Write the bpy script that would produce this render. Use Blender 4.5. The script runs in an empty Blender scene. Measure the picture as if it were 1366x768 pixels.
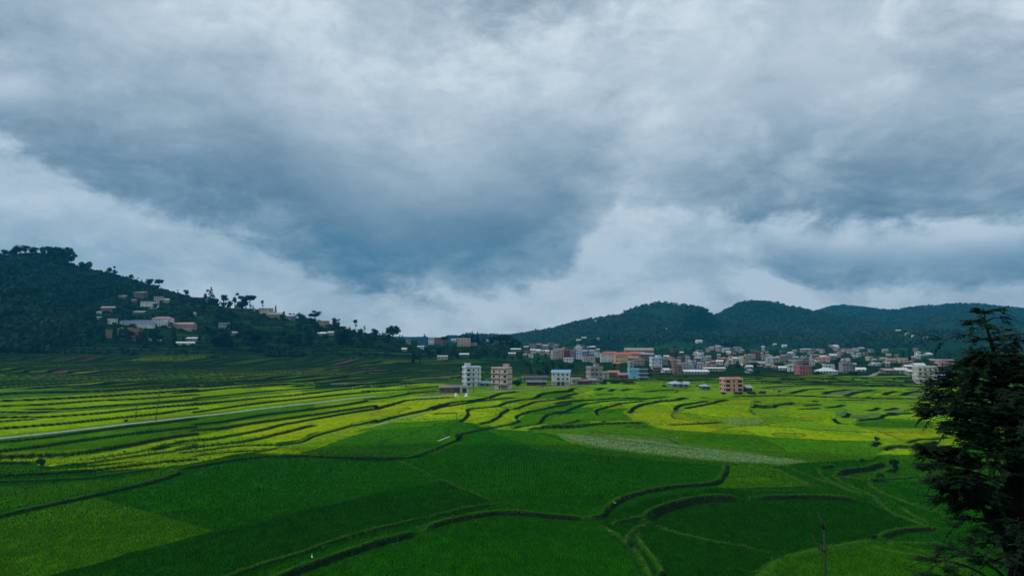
import bpy, math, random
import numpy as np
from math import radians as R, sin, cos, pi
from mathutils import Vector, Matrix

random.seed(7)
rng = np.random.default_rng(11)
scene = bpy.context.scene
COL = scene.collection

# ------------------------------------------------------------------ camera
CAM_Z = 35.0
FPX = 986.0                      # focal length in photo pixels (photo 1366 wide)
PITCH = math.atan(66 / FPX)
cam_d = bpy.data.cameras.new('camera')
cam_d.sensor_width = 36.0
cam_d.lens = 36.0 * FPX / 1366.0
cam_d.clip_start = 0.5
cam_d.clip_end = 60000
cam = bpy.data.objects.new('camera', cam_d)
COL.objects.link(cam)
cam.location = (0, 0, CAM_Z)
cam.rotation_euler = (pi / 2 + PITCH, 0, 0)
scene.camera = cam
scene.render.resolution_x = 1024
scene.render.resolution_y = 575

# ------------------------------------------------------------------ node helpers
def NT(tree):
    class H: pass
    h = H(); N = tree.nodes; L = tree.links
    def node(t, **kw):
        n = N.new(t)
        for k, v in kw.items(): setattr(n, k, v)
        return n
    def put(sock, v):
        if hasattr(v, 'is_output') or hasattr(v, 'links'): L.new(v, sock)
        elif isinstance(v, (tuple, list)) and len(v) == 3 and sock.type == 'RGBA': sock.default_value = (*v, 1)
        else: sock.default_value = v
    def math_(op, a, b=None, c=None, clamp=False):
        n = node('ShaderNodeMath', operation=op); n.use_clamp = clamp
        put(n.inputs[0], a)
        if b is not None: put(n.inputs[1], b)
        if c is not None: put(n.inputs[2], c)
        return n.outputs[0]
    def mix(f, a, b, mode='MIX'):
        n = node('ShaderNodeMix', data_type='RGBA', blend_type=mode)
        put(n.inputs[0], f); put(n.inputs[6], a); put(n.inputs[7], b)
        return n.outputs[2]
    def ss(v, a, b, o0=0.0, o1=1.0):
        n = node('ShaderNodeMapRange', interpolation_type='SMOOTHSTEP')
        put(n.inputs[0], v); n.inputs[1].default_value = a; n.inputs[2].default_value = b
        n.inputs[3].default_value = o0; n.inputs[4].default_value = o1
        return n.outputs[0]
    def lin(v, a, b, o0=0.0, o1=1.0):
        n = node('ShaderNodeMapRange'); put(n.inputs[0], v)
        n.inputs[1].default_value = a; n.inputs[2].default_value = b
        n.inputs[3].default_value = o0; n.inputs[4].default_value = o1
        return n.outputs[0]
    def noise(vec, scale, detail=4, rough=0.5, dist=0.0):
        n = node('ShaderNodeTexNoise'); put(n.inputs['Vector'], vec)
        n.inputs['Scale'].default_value = scale; n.inputs['Detail'].default_value = detail
        n.inputs['Roughness'].default_value = rough; n.inputs['Distortion'].default_value = dist
        return n.outputs[0]
    def xyz(x, y, z):
        n = node('ShaderNodeCombineXYZ'); put(n.inputs[0], x); put(n.inputs[1], y); put(n.inputs[2], z)
        return n.outputs[0]
    h.node, h.put, h.math, h.mix, h.ss, h.lin, h.noise, h.xyz, h.L, h.N = node, put, math_, mix, ss, lin, noise, xyz, L, N
    return h

# ------------------------------------------------------------------ world: heavy monsoon cloud over a Nishita sky
SUN_EL, SUN_AZ = R(46), R(262)          # azimuth clockwise from +Y: behind the camera, a little left
world = bpy.data.worlds.new('World'); scene.world = world; world.use_nodes = True
wt = world.node_tree; wt.nodes.clear(); w = NT(wt)
out = w.node('ShaderNodeOutputWorld'); bg = w.node('ShaderNodeBackground')
w.L.new(bg.outputs[0], out.inputs[0]); bg.inputs[1].default_value = 0.1
sky = w.node('ShaderNodeTexSky', sky_type='NISHITA', sun_disc=False)
sky.sun_elevation = SUN_EL; sky.sun_rotation = SUN_AZ
tc = w.node('ShaderNodeTexCoord'); gen = tc.outputs['Generated']
sep = w.node('ShaderNodeSeparateXYZ'); w.L.new(gen, sep.inputs[0])
az = w.math('ARCTAN2', sep.outputs[0], sep.outputs[1])            # 0 = +Y, + to the right
el = w.math('ARCSINE', sep.outputs[2])
el = w.math('MAXIMUM', el, -0.02)
def pxang(px, py):                                                # photo pixel -> azimuth, elevation
    dx = (px - 683) / FPX; dy = (384 - py) / FPX
    y = cos(PITCH) - sin(PITCH) * dy; z = sin(PITCH) + cos(PITCH) * dy
    return math.atan2(dx, y), math.atan2(z, math.hypot(dx, y))
def edge_curve(pts):
    """elevation of a cloud edge as a function of azimuth"""
    n = w.node('ShaderNodeFloatCurve'); cm = n.mapping; c = cm.curves[0]
    A = [pxang(*p) for p in pts]
    pp = [((a + 1.2) / 2.4, e / 0.8) for a, e in A]
    c.points[0].location = (0.0, pp[0][1]); c.points[1].location = (1.0, pp[-1][1])
    for a, e in pp: c.points.new(a, e)
    cm.update()
    w.put(n.inputs['Value'], w.lin(az, -1.2, 1.2))
    return w.math('MULTIPLY', n.outputs[0], 0.8)
# streaky coordinates: clouds seen low are flattened
cv = w.xyz(w.math('MULTIPLY', az, 1.0), w.math('MULTIPLY', el, 1.9), 0.0)
nA = w.noise(cv, 2.6, 7, 0.55, 0.6)
nB = w.noise(w.xyz(az, w.math('MULTIPLY', el, 1.6), 3.7), 6.5, 8, 0.6, 0.5)
nC = w.noise(w.xyz(az, w.math('MULTIPLY', el, 1.9), 9.1), 17, 10, 0.66, 0.25)
wob = w.math('ADD', w.math('MULTIPLY', w.math('SUBTRACT', nB, 0.5), 0.10), w.math('MULTIPLY', w.math('SUBTRACT', nC, 0.5), 0.055))
def above(pts, soft, fall, amp=1.0, sh_=26):
    e = w.math('SUBTRACT', el, edge_curve([(a, b + sh_) for a, b in pts]))
    e = w.math('ADD', e, w.math('MULTIPLY', wob, amp))
    up = w.ss(e, 0.0, soft)
    dn = w.ss(e, fall[0], fall[1], 1.0, 0.0)
    return w.math('MULTIPLY', up, dn)
def azwin(a0, a1, b0, b1):
    f = lambda p: pxang(p, 250)[0]
    return w.math('MULTIPLY', w.ss(az, f(a0), f(a1)), w.ss(az, f(b0), f(b1), 1.0, 0.0))
big = w.math('MULTIPLY', above([(-600, 60), (-200, 110), (0, 178), (130, 250), (300, 300), (420, 352), (500, 378), (560, 390), (650, 392), (730, 366), (780, 320), (820, 260), (870, 190), (1000, 60)], 0.036, (0.05, 0.34), 1.0), azwin(-500, 80, 730, 880))
big2 = w.math('MULTIPLY', above([(-600, 60), (-200, 110), (0, 150), (130, 225), (300, 280), (420, 335), (540, 380), (640, 372), (720, 330), (800, 240), (900, 190), (1000, 60)], 0.07, (0.05, 0.20), 1.2), azwin(100, 420, 600, 830))
rt = w.math('MULTIPLY', above([(600, 240), (800, 262), (900, 268), (1000, 284), (1150, 292), (1366, 300), (1700, 300)], 0.032, (0.045, 0.24), 1.2), azwin(760, 1080, 1700, 2100))
sm = w.math('MULTIPLY', above([(900, 350), (1000, 352), (1060, 374), (1150, 384), (1250, 384), (1366, 380), (1600, 380)], 0.018, (0.028, 0.066), 0.55, 12), azwin(985, 1045, 1800, 2100))
tp = w.math('MULTIPLY', above([(300, 40), (560, 60), (700, 50), (900, 20), (1366, 60), (1500, 60)], 0.09, (0.3, 0.5), 1.3), azwin(500, 700, 780, 960))
lf = w.math('MULTIPLY', above([(-400, 320), (0, 330), (150, 322), (250, 330), (400, 340)], 0.02, (0.03, 0.08), 0.8), azwin(-700, -600, 120, 280))
dark = w.math('ADD', w.math('MULTIPLY', big, 0.46), w.math('ADD', 0.03, w.math('MULTIPLY', azwin(820, 1000, 1700, 2100), w.ss(nB, 0.36, 0.60, 0.0, 0.16))))
dark = w.math('ADD', dark, w.math('MULTIPLY', big2, 0.32))
dark = w.math('ADD', dark, w.math('MULTIPLY', rt, 0.44))
dark = w.math('ADD', dark, w.math('MULTIPLY', sm, 0.42))
dark = w.math('ADD', dark, w.math('MULTIPLY', tp, 0.30))
dark = w.math('ADD', dark, w.math('MULTIPLY', lf, 0.10))
dark = w.math('ADD', dark, w.math('MULTIPLY', w.ss(nA, 0.35, 0.7), 0.20))
dark = w.math('ADD', dark, w.math('MULTIPLY', w.math('SUBTRACT', nB, 0.5), 0.62))
dark = w.math('ADD', dark, w.math('MULTIPLY', w.math('SUBTRACT', nC, 0.5), 0.62))
# brighter, thinner cloud: upper right, and the left edge
br = w.math('MULTIPLY', above([(700, 250), (900, 230), (1000, 190), (1150, 150), (1366, 90)], 0.12, (0.30, 0.6), 1.2), azwin(820, 960, 1100, 1330))
br = w.math('MULTIPLY', br, w.ss(w.math('ADD', w.math('MULTIPLY', nB, .6), w.math('MULTIPLY', nC, .4)), 0.44, 0.60))
br2 = w.math('MULTIPLY', above([(-300, 90), (-20, 130), (60, 130), (200, 150)], 0.03, (0.04, 0.10), 0.6), azwin(-600, -300, 20, 110))
dark = w.math('SUBTRACT', dark, w.math('MULTIPLY', br, 0.10))
dark = w.math('SUBTRACT', dark, w.math('MULTIPLY', br2, 0.30))
ramp = w.node('ShaderNodeValToRGB'); w.put(ramp.inputs[0], dark)
cr = ramp.color_ramp; cr.interpolation = 'B_SPLINE'
def stop(p, c):
    e_ = cr.elements.new(p); e_.color = (*c, 1)
cr.elements[0].position = 0.0; cr.elements[0].color = (0.56, 0.64, 0.705, 1)
cr.elements[1].position = 1.0; cr.elements[1].color = (0.055, 0.125, 0.20, 1)
stop(0.16, (0.42, 0.505, 0.585)); stop(0.38, (0.295, 0.375, 0.45)); stop(0.60, (0.175, 0.25, 0.325)); stop(0.82, (0.105, 0.160, 0.225))
cloud = w.mix(1.0, ramp.outputs[0], (13.9, 13.4, 12.9), 'MULTIPLY')
final = w.mix(0.93, sky.outputs[0], cloud)
w.L.new(final, bg.inputs[0])

# ------------------------------------------------------------------ sun through cloud
sd = bpy.data.lights.new('sun', 'SUN'); sd.energy = 1.5; sd.angle = R(14); sd.color = (1.0, 0.97, 0.90)
sun = bpy.data.objects.new('sun', sd); COL.objects.link(sun)
dv = Vector((sin(SUN_AZ) * cos(SUN_EL), cos(SUN_AZ) * cos(SUN_EL), sin(SUN_EL)))
sun.rotation_euler = dv.to_track_quat('Z', 'Y').to_euler(); sun.location = (0, -50, 200)
vs = scene.view_settings; vs.view_transform = 'Standard'; vs.look = 'None'; vs.exposure = 0.0; vs.gamma = 1.0
vs.use_curve_mapping = False

# ------------------------------------------------------------------ object helpers
def tag(o, label=None, cat=None, group=None, kind=None):
    if label: o['label'] = label
    if cat: o['category'] = cat
    if group: o['group'] = group
    if kind: o['kind'] = kind
    return o
def empty(name, loc, rz=0.0):
    o = bpy.data.objects.new(name, None); COL.objects.link(o)
    o.location = loc; o.rotation_euler = (0, 0, rz); o.empty_display_size = 0.5
    return o
def link(name, me, mat=None, parent=None):
    if mat is not None:
        me.materials.clear()
        for m in (mat if isinstance(mat, (list, tuple)) else [mat]): me.materials.append(m)
    o = bpy.data.objects.new(name, me); COL.objects.link(o)
    if parent: o.parent = parent
    return o
def np_mesh(name, V, F, smooth=False, mi=None):
    """V (n,3) floats, F (m,k) ints, all faces with k corners"""
    V = np.asarray(V, dtype=np.float32); F = np.asarray(F, dtype=np.int32)
    me = bpy.data.meshes.new(name)
    n, m, k = len(V), len(F), F.shape[1]
    me.vertices.add(n); me.vertices.foreach_set('co', V.ravel())
    me.loops.add(m * k); me.loops.foreach_set('vertex_index', F.ravel())
    me.polygons.add(m); me.polygons.foreach_set('loop_start', np.arange(0, m * k, k, dtype=np.int32))
    me.polygons.foreach_set('use_smooth', np.full(m, smooth, dtype=bool))
    if mi is not None: me.polygons.foreach_set('material_index', np.asarray(mi, dtype=np.int32))
    me.update(calc_edges=True)
    return me
def copy_tree(o, parent=None):
    c = o.copy(); COL.objects.link(c)
    if parent: c.parent = parent
    for ch in list(o.children): copy_tree(ch, c)
    return c
class MB:
    """mesh builder of boxes, tubes and loose polygons"""
    def __init__(s): s.v = []; s.f = []
    def quad(s, a, b, c, d):
        n = len(s.v); s.v += [a, b, c, d]; s.f.append((n, n + 1, n + 2, n + 3)); return s
    def tri(s, a, b, c):
        n = len(s.v); s.v += [a, b, c]; s.f.append((n, n + 1, n + 2)); return s
    def box(s, x0, x1, y0, y1, z0, z1):
        n = len(s.v)
        s.v += [(x0, y0, z0), (x1, y0, z0), (x1, y1, z0), (x0, y1, z0), (x0, y0, z1), (x1, y0, z1), (x1, y1, z1), (x0, y1, z1)]
        for q in ((0, 3, 2, 1), (4, 5, 6, 7), (0, 1, 5, 4), (1, 2, 6, 5), (2, 3, 7, 6), (3, 0, 4, 7)): s.f.append(tuple(n + i for i in q))
        return s
    def tube(s, pts, rad, seg=7):
        """tapered tube; rad one value per point"""
        P = [Vector(p) for p in pts]; base = len(s.v)
        for i, p in enumerate(P):
            t = (P[min(i + 1, len(P) - 1)] - P[max(i - 1, 0)]).normalized()
            u = t.cross(Vector((0.31, 0.95, 0.07))).normalized(); v = t.cross(u)
            for k in range(seg):
                a = 2 * pi * k / seg; q = p + (u * cos(a) + v * sin(a)) * rad[i]
                s.v.append(tuple(q))
        for i in range(len(P) - 1):
            for k in range(seg):
                a = base + i * seg + k; b = base + i * seg + (k + 1) % seg
                s.f.append((a, b, b + seg, a + seg))
        s.f.append(tuple(base + k for k in range(seg))[::-1])
        s.f.append(tuple(base + (len(P) - 1) * seg + k for k in range(seg)))
        return s
    def lathe(s, prof, seg=12, c=(0, 0)):
        base = len(s.v)
        for r, z in prof:
            for k in range(seg):
                a = 2 * pi * k / seg; s.v.append((c[0] + r * cos(a), c[1] + r * sin(a), z))
        for i in range(len(prof) - 1):
            for k in range(seg):
                a = base + i * seg + k; b = base + i * seg + (k + 1) % seg
                s.f.append((a, b, b + seg, a + seg))
        s.f.append(tuple(base + (len(prof) - 1) * seg + k for k in range(seg)))
        s.f.append(tuple(base + k for k in range(seg))[::-1])
        return s
    def mesh(s, name, smooth=False):
        me = bpy.data.meshes.new(name); me.from_pydata([tuple(p) for p in s.v], [], s.f)
        if smooth:
            me.polygons.foreach_set('use_smooth', [True] * len(me.polygons))
        me.update(); return me
    def build(s, name, mat, parent=None, smooth=False):
        return link(name, s.mesh(name, smooth), mat, parent)

# ------------------------------------------------------------------ materials
def mat_basic(name, col, rough=0.85, var=0.25, scale=1.5, spec=0.25, stain=0.0, bump=0.0, metal=0.0):
    m = bpy.data.materials.new(name); m.use_nodes = True; h = NT(m.node_tree)
    b = h.N['Principled BSDF']; t = h.node('ShaderNodeTexCoord'); o = t.outputs['Object']
    n = h.noise(o, scale, 5, 0.6)
    f = h.lin(n, 0.3, 0.7, 1 - var, 1 + var)
    c = h.mix(1.0, (*col,), h.xyz(f, f, f), 'MULTIPLY')
    if stain:
        sv = h.node('ShaderNodeMapping'); h.L.new(o, sv.inputs[0]); sv.inputs['Scale'].default_value = (1.6, 1.6, 0.22)
        sn = h.ss(h.noise(sv.outputs[0], 1.2, 5, 0.6), 0.52, 0.75)
        c = h.mix(h.math('MULTIPLY', sn, stain), c, (col[0] * 0.25, col[1] * 0.25, col[2] * 0.23))
    h.put(b.inputs['Base Color'], c); b.inputs['Roughness'].default_value = rough
    b.inputs['Specular IOR Level'].default_value = spec; b.inputs['Metallic'].default_value = metal
    if bump:
        bn = h.node('ShaderNodeBump'); bn.inputs[0].default_value = bump; h.L.new(n, bn.inputs['Height']); h.L.new(bn.outputs[0], b.inputs['Normal'])
    return m
_mc = {}
def wallmat(col, stain=0.45):
    k = ('w', col, stain)
    if k not in _mc: _mc[k] = mat_basic('painted_wall', col, 0.9, 0.16, 0.35, 0.15, stain)
    return _mc[k]
def roofmat(col):
    k = ('r', col)
    if k not in _mc:
        m = bpy.data.materials.new('metal_sheet_roof'); m.use_nodes = True; h = NT(m.node_tree); b = h.N['Principled BSDF']
        t = h.node('ShaderNodeTexCoord'); o = t.outputs['Object']
        n = h.noise(o, 0.5, 5, 0.65); f = h.lin(n, 0.3, 0.7, 0.75, 1.2)
        c = h.mix(1.0, (*col,), h.xyz(f, f, f), 'MULTIPLY')
        c = h.mix(h.math('MULTIPLY', h.ss(h.noise(o, 1.3, 4, 0.6), 0.58, 0.72), 0.5), c, (0.13, 0.07, 0.045))
        wv = h.node('ShaderNodeTexWave', wave_type='BANDS', bands_direction='X'); wv.inputs['Scale'].default_value = 3.0; h.L.new(o, wv.inputs[0])
        bn = h.node('ShaderNodeBump'); bn.inputs[0].default_value = 0.6; h.L.new(wv.outputs[1], bn.inputs['Height']); h.L.new(bn.outputs[0], b.inputs['Normal'])
        h.put(b.inputs['Base Color'], c); b.inputs['Roughness'].default_value = 0.5
        _mc[k] = m
    return _mc[k]
M_GLASS = mat_basic('dark_window_glass', (0.025, 0.032, 0.038), 0.15, 0.2, 2.0, 0.5)
M_FRAME = mat_basic('dark_wood_frame', (0.10, 0.07, 0.05), 0.7)
M_WFRAME = mat_basic('pale_frame', (0.5, 0.5, 0.48), 0.7)
M_CONC = mat_basic('weathered_concrete', (0.27, 0.26, 0.245), 0.9, 0.3, 0.8, 0.2, 0.4)
M_DARKIN = mat_basic('unlit_interior_dark', (0.05, 0.045, 0.045), 0.95)  # near-black fill behind openings: darkness of unlit rooms put into the colour
M_TANK = mat_basic('black_plastic_tank', (0.015, 0.015, 0.017), 0.45)
M_STEEL = mat_basic('galvanised_steel', (0.38, 0.39, 0.40), 0.45, 0.2, 3, 0.5, 0, 0, 0.6)
M_WHITE = mat_basic('white_paint', (0.72, 0.74, 0.74), 0.6, 0.1)
M_WOODPOLE = mat_basic('weathered_pole', (0.055, 0.052, 0.045), 0.9)
M_BRICK = mat_basic('raw_brick', (0.22, 0.105, 0.07), 0.95, 0.3, 2.5, 0.1, 0.3)

def leafmat(name, c1, c2, scale=0.6, trans=0.25):
    m = bpy.data.materials.new(name); m.use_nodes = True; h = NT(m.node_tree); b = h.N['Principled BSDF']
    g = h.node('ShaderNodeNewGeometry'); oi = h.node('ShaderNodeObjectInfo')
    n = h.noise(g.outputs['Position'], scale, 3, 0.6)
    n2 = h.noise(g.outputs['Position'], scale * 7, 2, 0.6)
    f = h.math('ADD', h.math('MULTIPLY', n, 0.8), h.math('MULTIPLY', n2, 0.5))
    f = h.math('ADD', f, h.math('MULTIPLY', oi.outputs['Random'], 0.35))
    f = h.ss(f, 0.45, 1.15)
    h.put(b.inputs['Base Color'], h.mix(f, c1, c2))
    b.inputs['Roughness'].default_value = 0.75; b.inputs['Specular IOR Level'].default_value = 0.12
    tr = h.node('ShaderNodeBsdfTranslucent'); h.put(tr.inputs[0], h.mix(f, c1, c2))
    ms = h.node('ShaderNodeMixShader'); ms.inputs[0].default_value = trans
    h.L.new(b.outputs[0], ms.inputs[1]); h.L.new(tr.outputs[0], ms.inputs[2])
    h.L.new(ms.outputs[0], h.N['Material Output'].inputs[0])
    return m
M_LEAF = leafmat('broadleaf_foliage', (0.008, 0.026, 0.012), (0.022, 0.062, 0.022), 0.12)
M_LEAF_CON = leafmat('conifer_foliage', (0.006, 0.020, 0.013), (0.014, 0.040, 0.020), 0.12)
M_LEAF_NEAR = leafmat('feathery_foliage', (0.007, 0.026, 0.010), (0.022, 0.066, 0.022), 0.9, 0.25)
M_LEAF_FAR = leafmat('hill_forest_foliage', (0.004, 0.022, 0.016), (0.040, 0.090, 0.036), 0.005)
M_LEAF_SHRUB = leafmat('shrub_foliage', (0.012, 0.036, 0.012), (0.03, 0.078, 0.02), 0.3)
M_WEED = leafmat('bund_weed_foliage', (0.016, 0.055, 0.010), (0.065, 0.16, 0.022), 0.9)
M_BARK = mat_basic('dark_bark', (0.022, 0.020, 0.017), 0.95, 0.35, 3.0, 0.1, 0, 0.4)

# ------------------------------------------------------------------ noise in numpy
def _hash(ix, iy, seed):
    h = (ix.astype(np.int64) * 374761393 + iy.astype(np.int64) * 668265263 + seed * 974634777) & 0x7fffffff
    h = ((h ^ (h >> 13)) * 1274126177) & 0x7fffffff
    return ((h ^ (h >> 16)) & 0xffff) / 65535.0
def vnoise(x, y, seed=0):
    ix = np.floor(x); iy = np.floor(y); fx = x - ix; fy = y - iy
    fx = fx * fx * (3 - 2 * fx); fy = fy * fy * (3 - 2 * fy)
    a = _hash(ix, iy, seed); b = _hash(ix + 1, iy, seed); c = _hash(ix, iy + 1, seed); d = _hash(ix + 1, iy + 1, seed)
    return (a * (1 - fx) + b * fx) * (1 - fy) + (c * (1 - fx) + d * fx) * fy
def fbm(x, y, seed=0, oct=4):
    s = 0; a = 0.5; t = 0
    for i in range(oct):
        s = s + a * vnoise(x, y, seed + i * 17); t += a; a *= 0.5; x = x * 2.03 + 11.7; y = y * 2.03 + 5.3
    return s / t
def sst(v, a, b):
    t = np.clip((v - a) / (b - a), 0, 1); return t * t * (3 - 2 * t)

# ------------------------------------------------------------------ the lie of the land
def pxdir(px, py):
    dx = (np.asarray(px, float) - 683) / FPX; dy = (384 - np.asarray(py, float)) / FPX
    v = np.stack([dx, cos(PITCH) - sin(PITCH) * dy, sin(PITCH) + cos(PITCH) * dy], -1)
    return v / np.linalg.norm(v, axis=-1, keepdims=True)
def ray_at(px, py, d):
    """point seen in direction (px,py) at horizontal distance d"""
    v = pxdir(px, py); k = d / math.hypot(v[0], v[1]); return np.array([v[0] * k, v[1] * k, CAM_Z + v[2] * k])
def softplus(v, k): return k * np.logaddexp(0, v / k)
def valley(x, y):
    z = 0.0085 * softplus(np.minimum(y, 1900) - 150, 20) + 0.026 * softplus(-x - 70, 30) * sst(y, 60, 240)
    return z
def ridge(pts, W, drop=0.0):
    P = [ray_at(a, b, d) for a, b, d in pts]
    W = W if isinstance(W, (list, tuple)) else [W] * len(P)
    return [(p[0], p[1], p[2] - drop, ww) for p, ww in zip(P, W)]
RIDGES = [
    # wooded hill on the left, running down to the right
    (ridge([(-900, 400, 1100), (-450, 352, 1250), (-150, 338, 1300), (0, 345, 1300), (60, 341, 1290), (100, 356, 1270), (150, 366, 1240), (200, 383, 1200), (255, 400, 1150), (310, 408, 1090), (345, 412, 1060), (385, 424, 1020), (430, 432, 980), (475, 441, 940), (505, 449, 900), (545, 461, 870), (590, 470, 850)],
           [560, 560, 560, 560, 560, 540, 520, 480, 430, 380, 350, 320, 290, 250, 210, 160, 120], 3), 31, 1.15),
    (ridge([(530, 465, 930), (560, 462, 950), (600, 461, 980), (640, 460, 1000), (680, 462, 1020), (712, 468, 1040), (740, 476, 1050)],
           [120, 170, 200, 200, 180, 140, 100], 0), 57, 1.2),
    # the far wooded hills on the right
    (ridge([(630, 480, 1850), (670, 467, 1930), (700, 455, 2000), (730, 448, 2060), (760, 440, 2100), (800, 428, 2150), (830, 421, 2200), (850, 418, 2200), (868, 409, 2220), (885, 403, 2250), (910, 408, 2250), (935, 416, 2280), (955, 424, 2300), (990, 440, 2200), (1020, 452, 2100)], 720, 0), 71, 1.1),
    (ridge([(880, 455, 2600), (930, 437, 2680), (957, 421, 2700), (985, 406, 2700), (1005, 402, 2700), (1030, 404, 2650), (1060, 412, 2600), (1085, 421, 2550), (1120, 434, 2450), (1160, 449, 2300)], 950, 0), 83, 1.1),
    (ridge([(1000, 440, 3800), (1050, 426, 3800), (1085, 418, 3800), (1108, 411, 3800), (1125, 409, 3800), (1160, 415, 3700), (1195, 416, 3700), (1230, 411, 3700), (1270, 408, 3700), (1300, 408, 3600), (1366, 415, 3600), (1450, 405, 3600), (1700, 400, 3600), (2100, 395, 3400)], 1500, 0), 97, 1.1),
]
def seg_dist(x, y, pts):
    """distance to polyline pts (k,2+) and the interpolated extra columns there"""
    best = np.full(x.shape, 1e12); ex = np.zeros(x.shape + (len(pts[0]) - 2,))
    for a, b in zip(pts[:-1], pts[1:]):
        ax, ay = a[0], a[1]; dx, dy = b[0] - ax, b[1] - ay; L2 = dx * dx + dy * dy + 1e-9
        t = np.clip(((x - ax) * dx + (y - ay) * dy) / L2, 0, 1)
        d2 = (x - ax - t * dx) ** 2 + (y - ay - t * dy) ** 2
        m = d2 < best
        best = np.where(m, d2, best)
        e = np.asarray(a[2:])[None, :] * (1 - t[..., None]) + np.asarray(b[2:])[None, :] * t[..., None]
        ex = np.where(m[..., None], e, ex)
    return np.sqrt(best), ex
def hills(x, y, z0):
    """height added by the hills, and how much a point belongs to each"""
    add = np.zeros(x.shape); who = []
    for pts, seed, pw in RIDGES:
        d, ex = seg_dist(x, y, pts)
        t = d / ex[..., 1]
        wob_ = (fbm(x / 190, y / 190, seed, 4) - 0.5) * 0.55
        t2 = t + wob_ * np.clip(t * 2.2, 0, 1) * np.clip(1.6 - t, 0, 1)
        t2 = np.sqrt(t2 * t2 + 0.0012) - 0.0346
        p = np.clip(1 - t2, 0, 1) ** pw
        p = p * (1 - 0.25 * sst(p, 0.0, 0.15) * (1 - sst(p, 0.1, 0.5)))
        h = np.maximum(ex[..., 0] - z0, 0) * p
        if seed > 60:                    # gullies and spurs on the big hills
            rg_ = 1 - np.abs(2 * fbm(x / 420, y / 420, seed + 3, 4) - 1) * 2.2
            h = h + 50 * (rg_ - 0.5) * 6.75 * p * (1 - p) ** 2 * sst(p, 0.02, 0.2)
            h = np.maximum(h, 0)
        who.append(h); add = np.maximum(add, h)
    return add, who
def near_slope(x, y):
    return 33.4 - 0.60 * y + 1.2 * (fbm(x / 9, y / 9, 5, 3) - 0.5) - 0.0008 * x * x * np.exp(-(x / 400) ** 2)
def macro(x, y):
    z0 = valley(x, y)
    add, who = hills(x, y, z0)
    ns = np.minimum(near_slope(x, y), 75)
    z = np.maximum(z0 + add, ns)
    return z, add, who, ns
def hgt(x, y):
    x = np.atleast_1d(np.asarray(x, float)); y = np.atleast_1d(np.asarray(y, float))
    return macro(x, y)[0]
_ts = np.concatenate([np.arange(60, 400, 0.5), np.arange(400, 1500, 2.0), np.arange(1500, 6000, 6.0)])
def at(px, py, up=0.0):
    """where the line of sight through photo pixel (px,py) meets the land (raised by `up`)"""
    v = pxdir(px, py); X = v[0] * _ts; Y = v[1] * _ts; Z = CAM_Z + v[2] * _ts
    g = hgt(X, Y) + up
    m = np.nonzero(Z < g)[0]
    if len(m) == 0:
        i = int(np.argmin((Z - g) / _ts)); return np.array([X[i], Y[i], g[i] - up])
    i = m[0]
    if i == 0: return np.array([X[0], Y[0], g[0] - up])
    a = Z[i - 1] - g[i - 1]; b = g[i] - Z[i]; f = a / (a + b + 1e-9)
    return np.array([X[i - 1] + (X[i] - X[i - 1]) * f, Y[i - 1] + (Y[i] - Y[i - 1]) * f, g[i - 1] + (g[i] - g[i - 1]) * f - up])

# ------------------------------------------------------------------ terrace banks and bunds surveyed from the photograph
T = {'C6': (0, 500, .2083), 'C7': (180, 470, .205), 'C8': (500, 500, .1903), 'D7': (740, 505, .1903), 'D8': (980, 500, .205),
     'C4': (780, 620, .1926), 'C5': (980, 570, .258), 'C3': (370, 640, .1667), 'A2': (400, 500, .349), 'A3': (800, 500, .3587),
     'A1': (0, 470, .3879), 'P': (0, 0, 1.0)}
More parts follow.
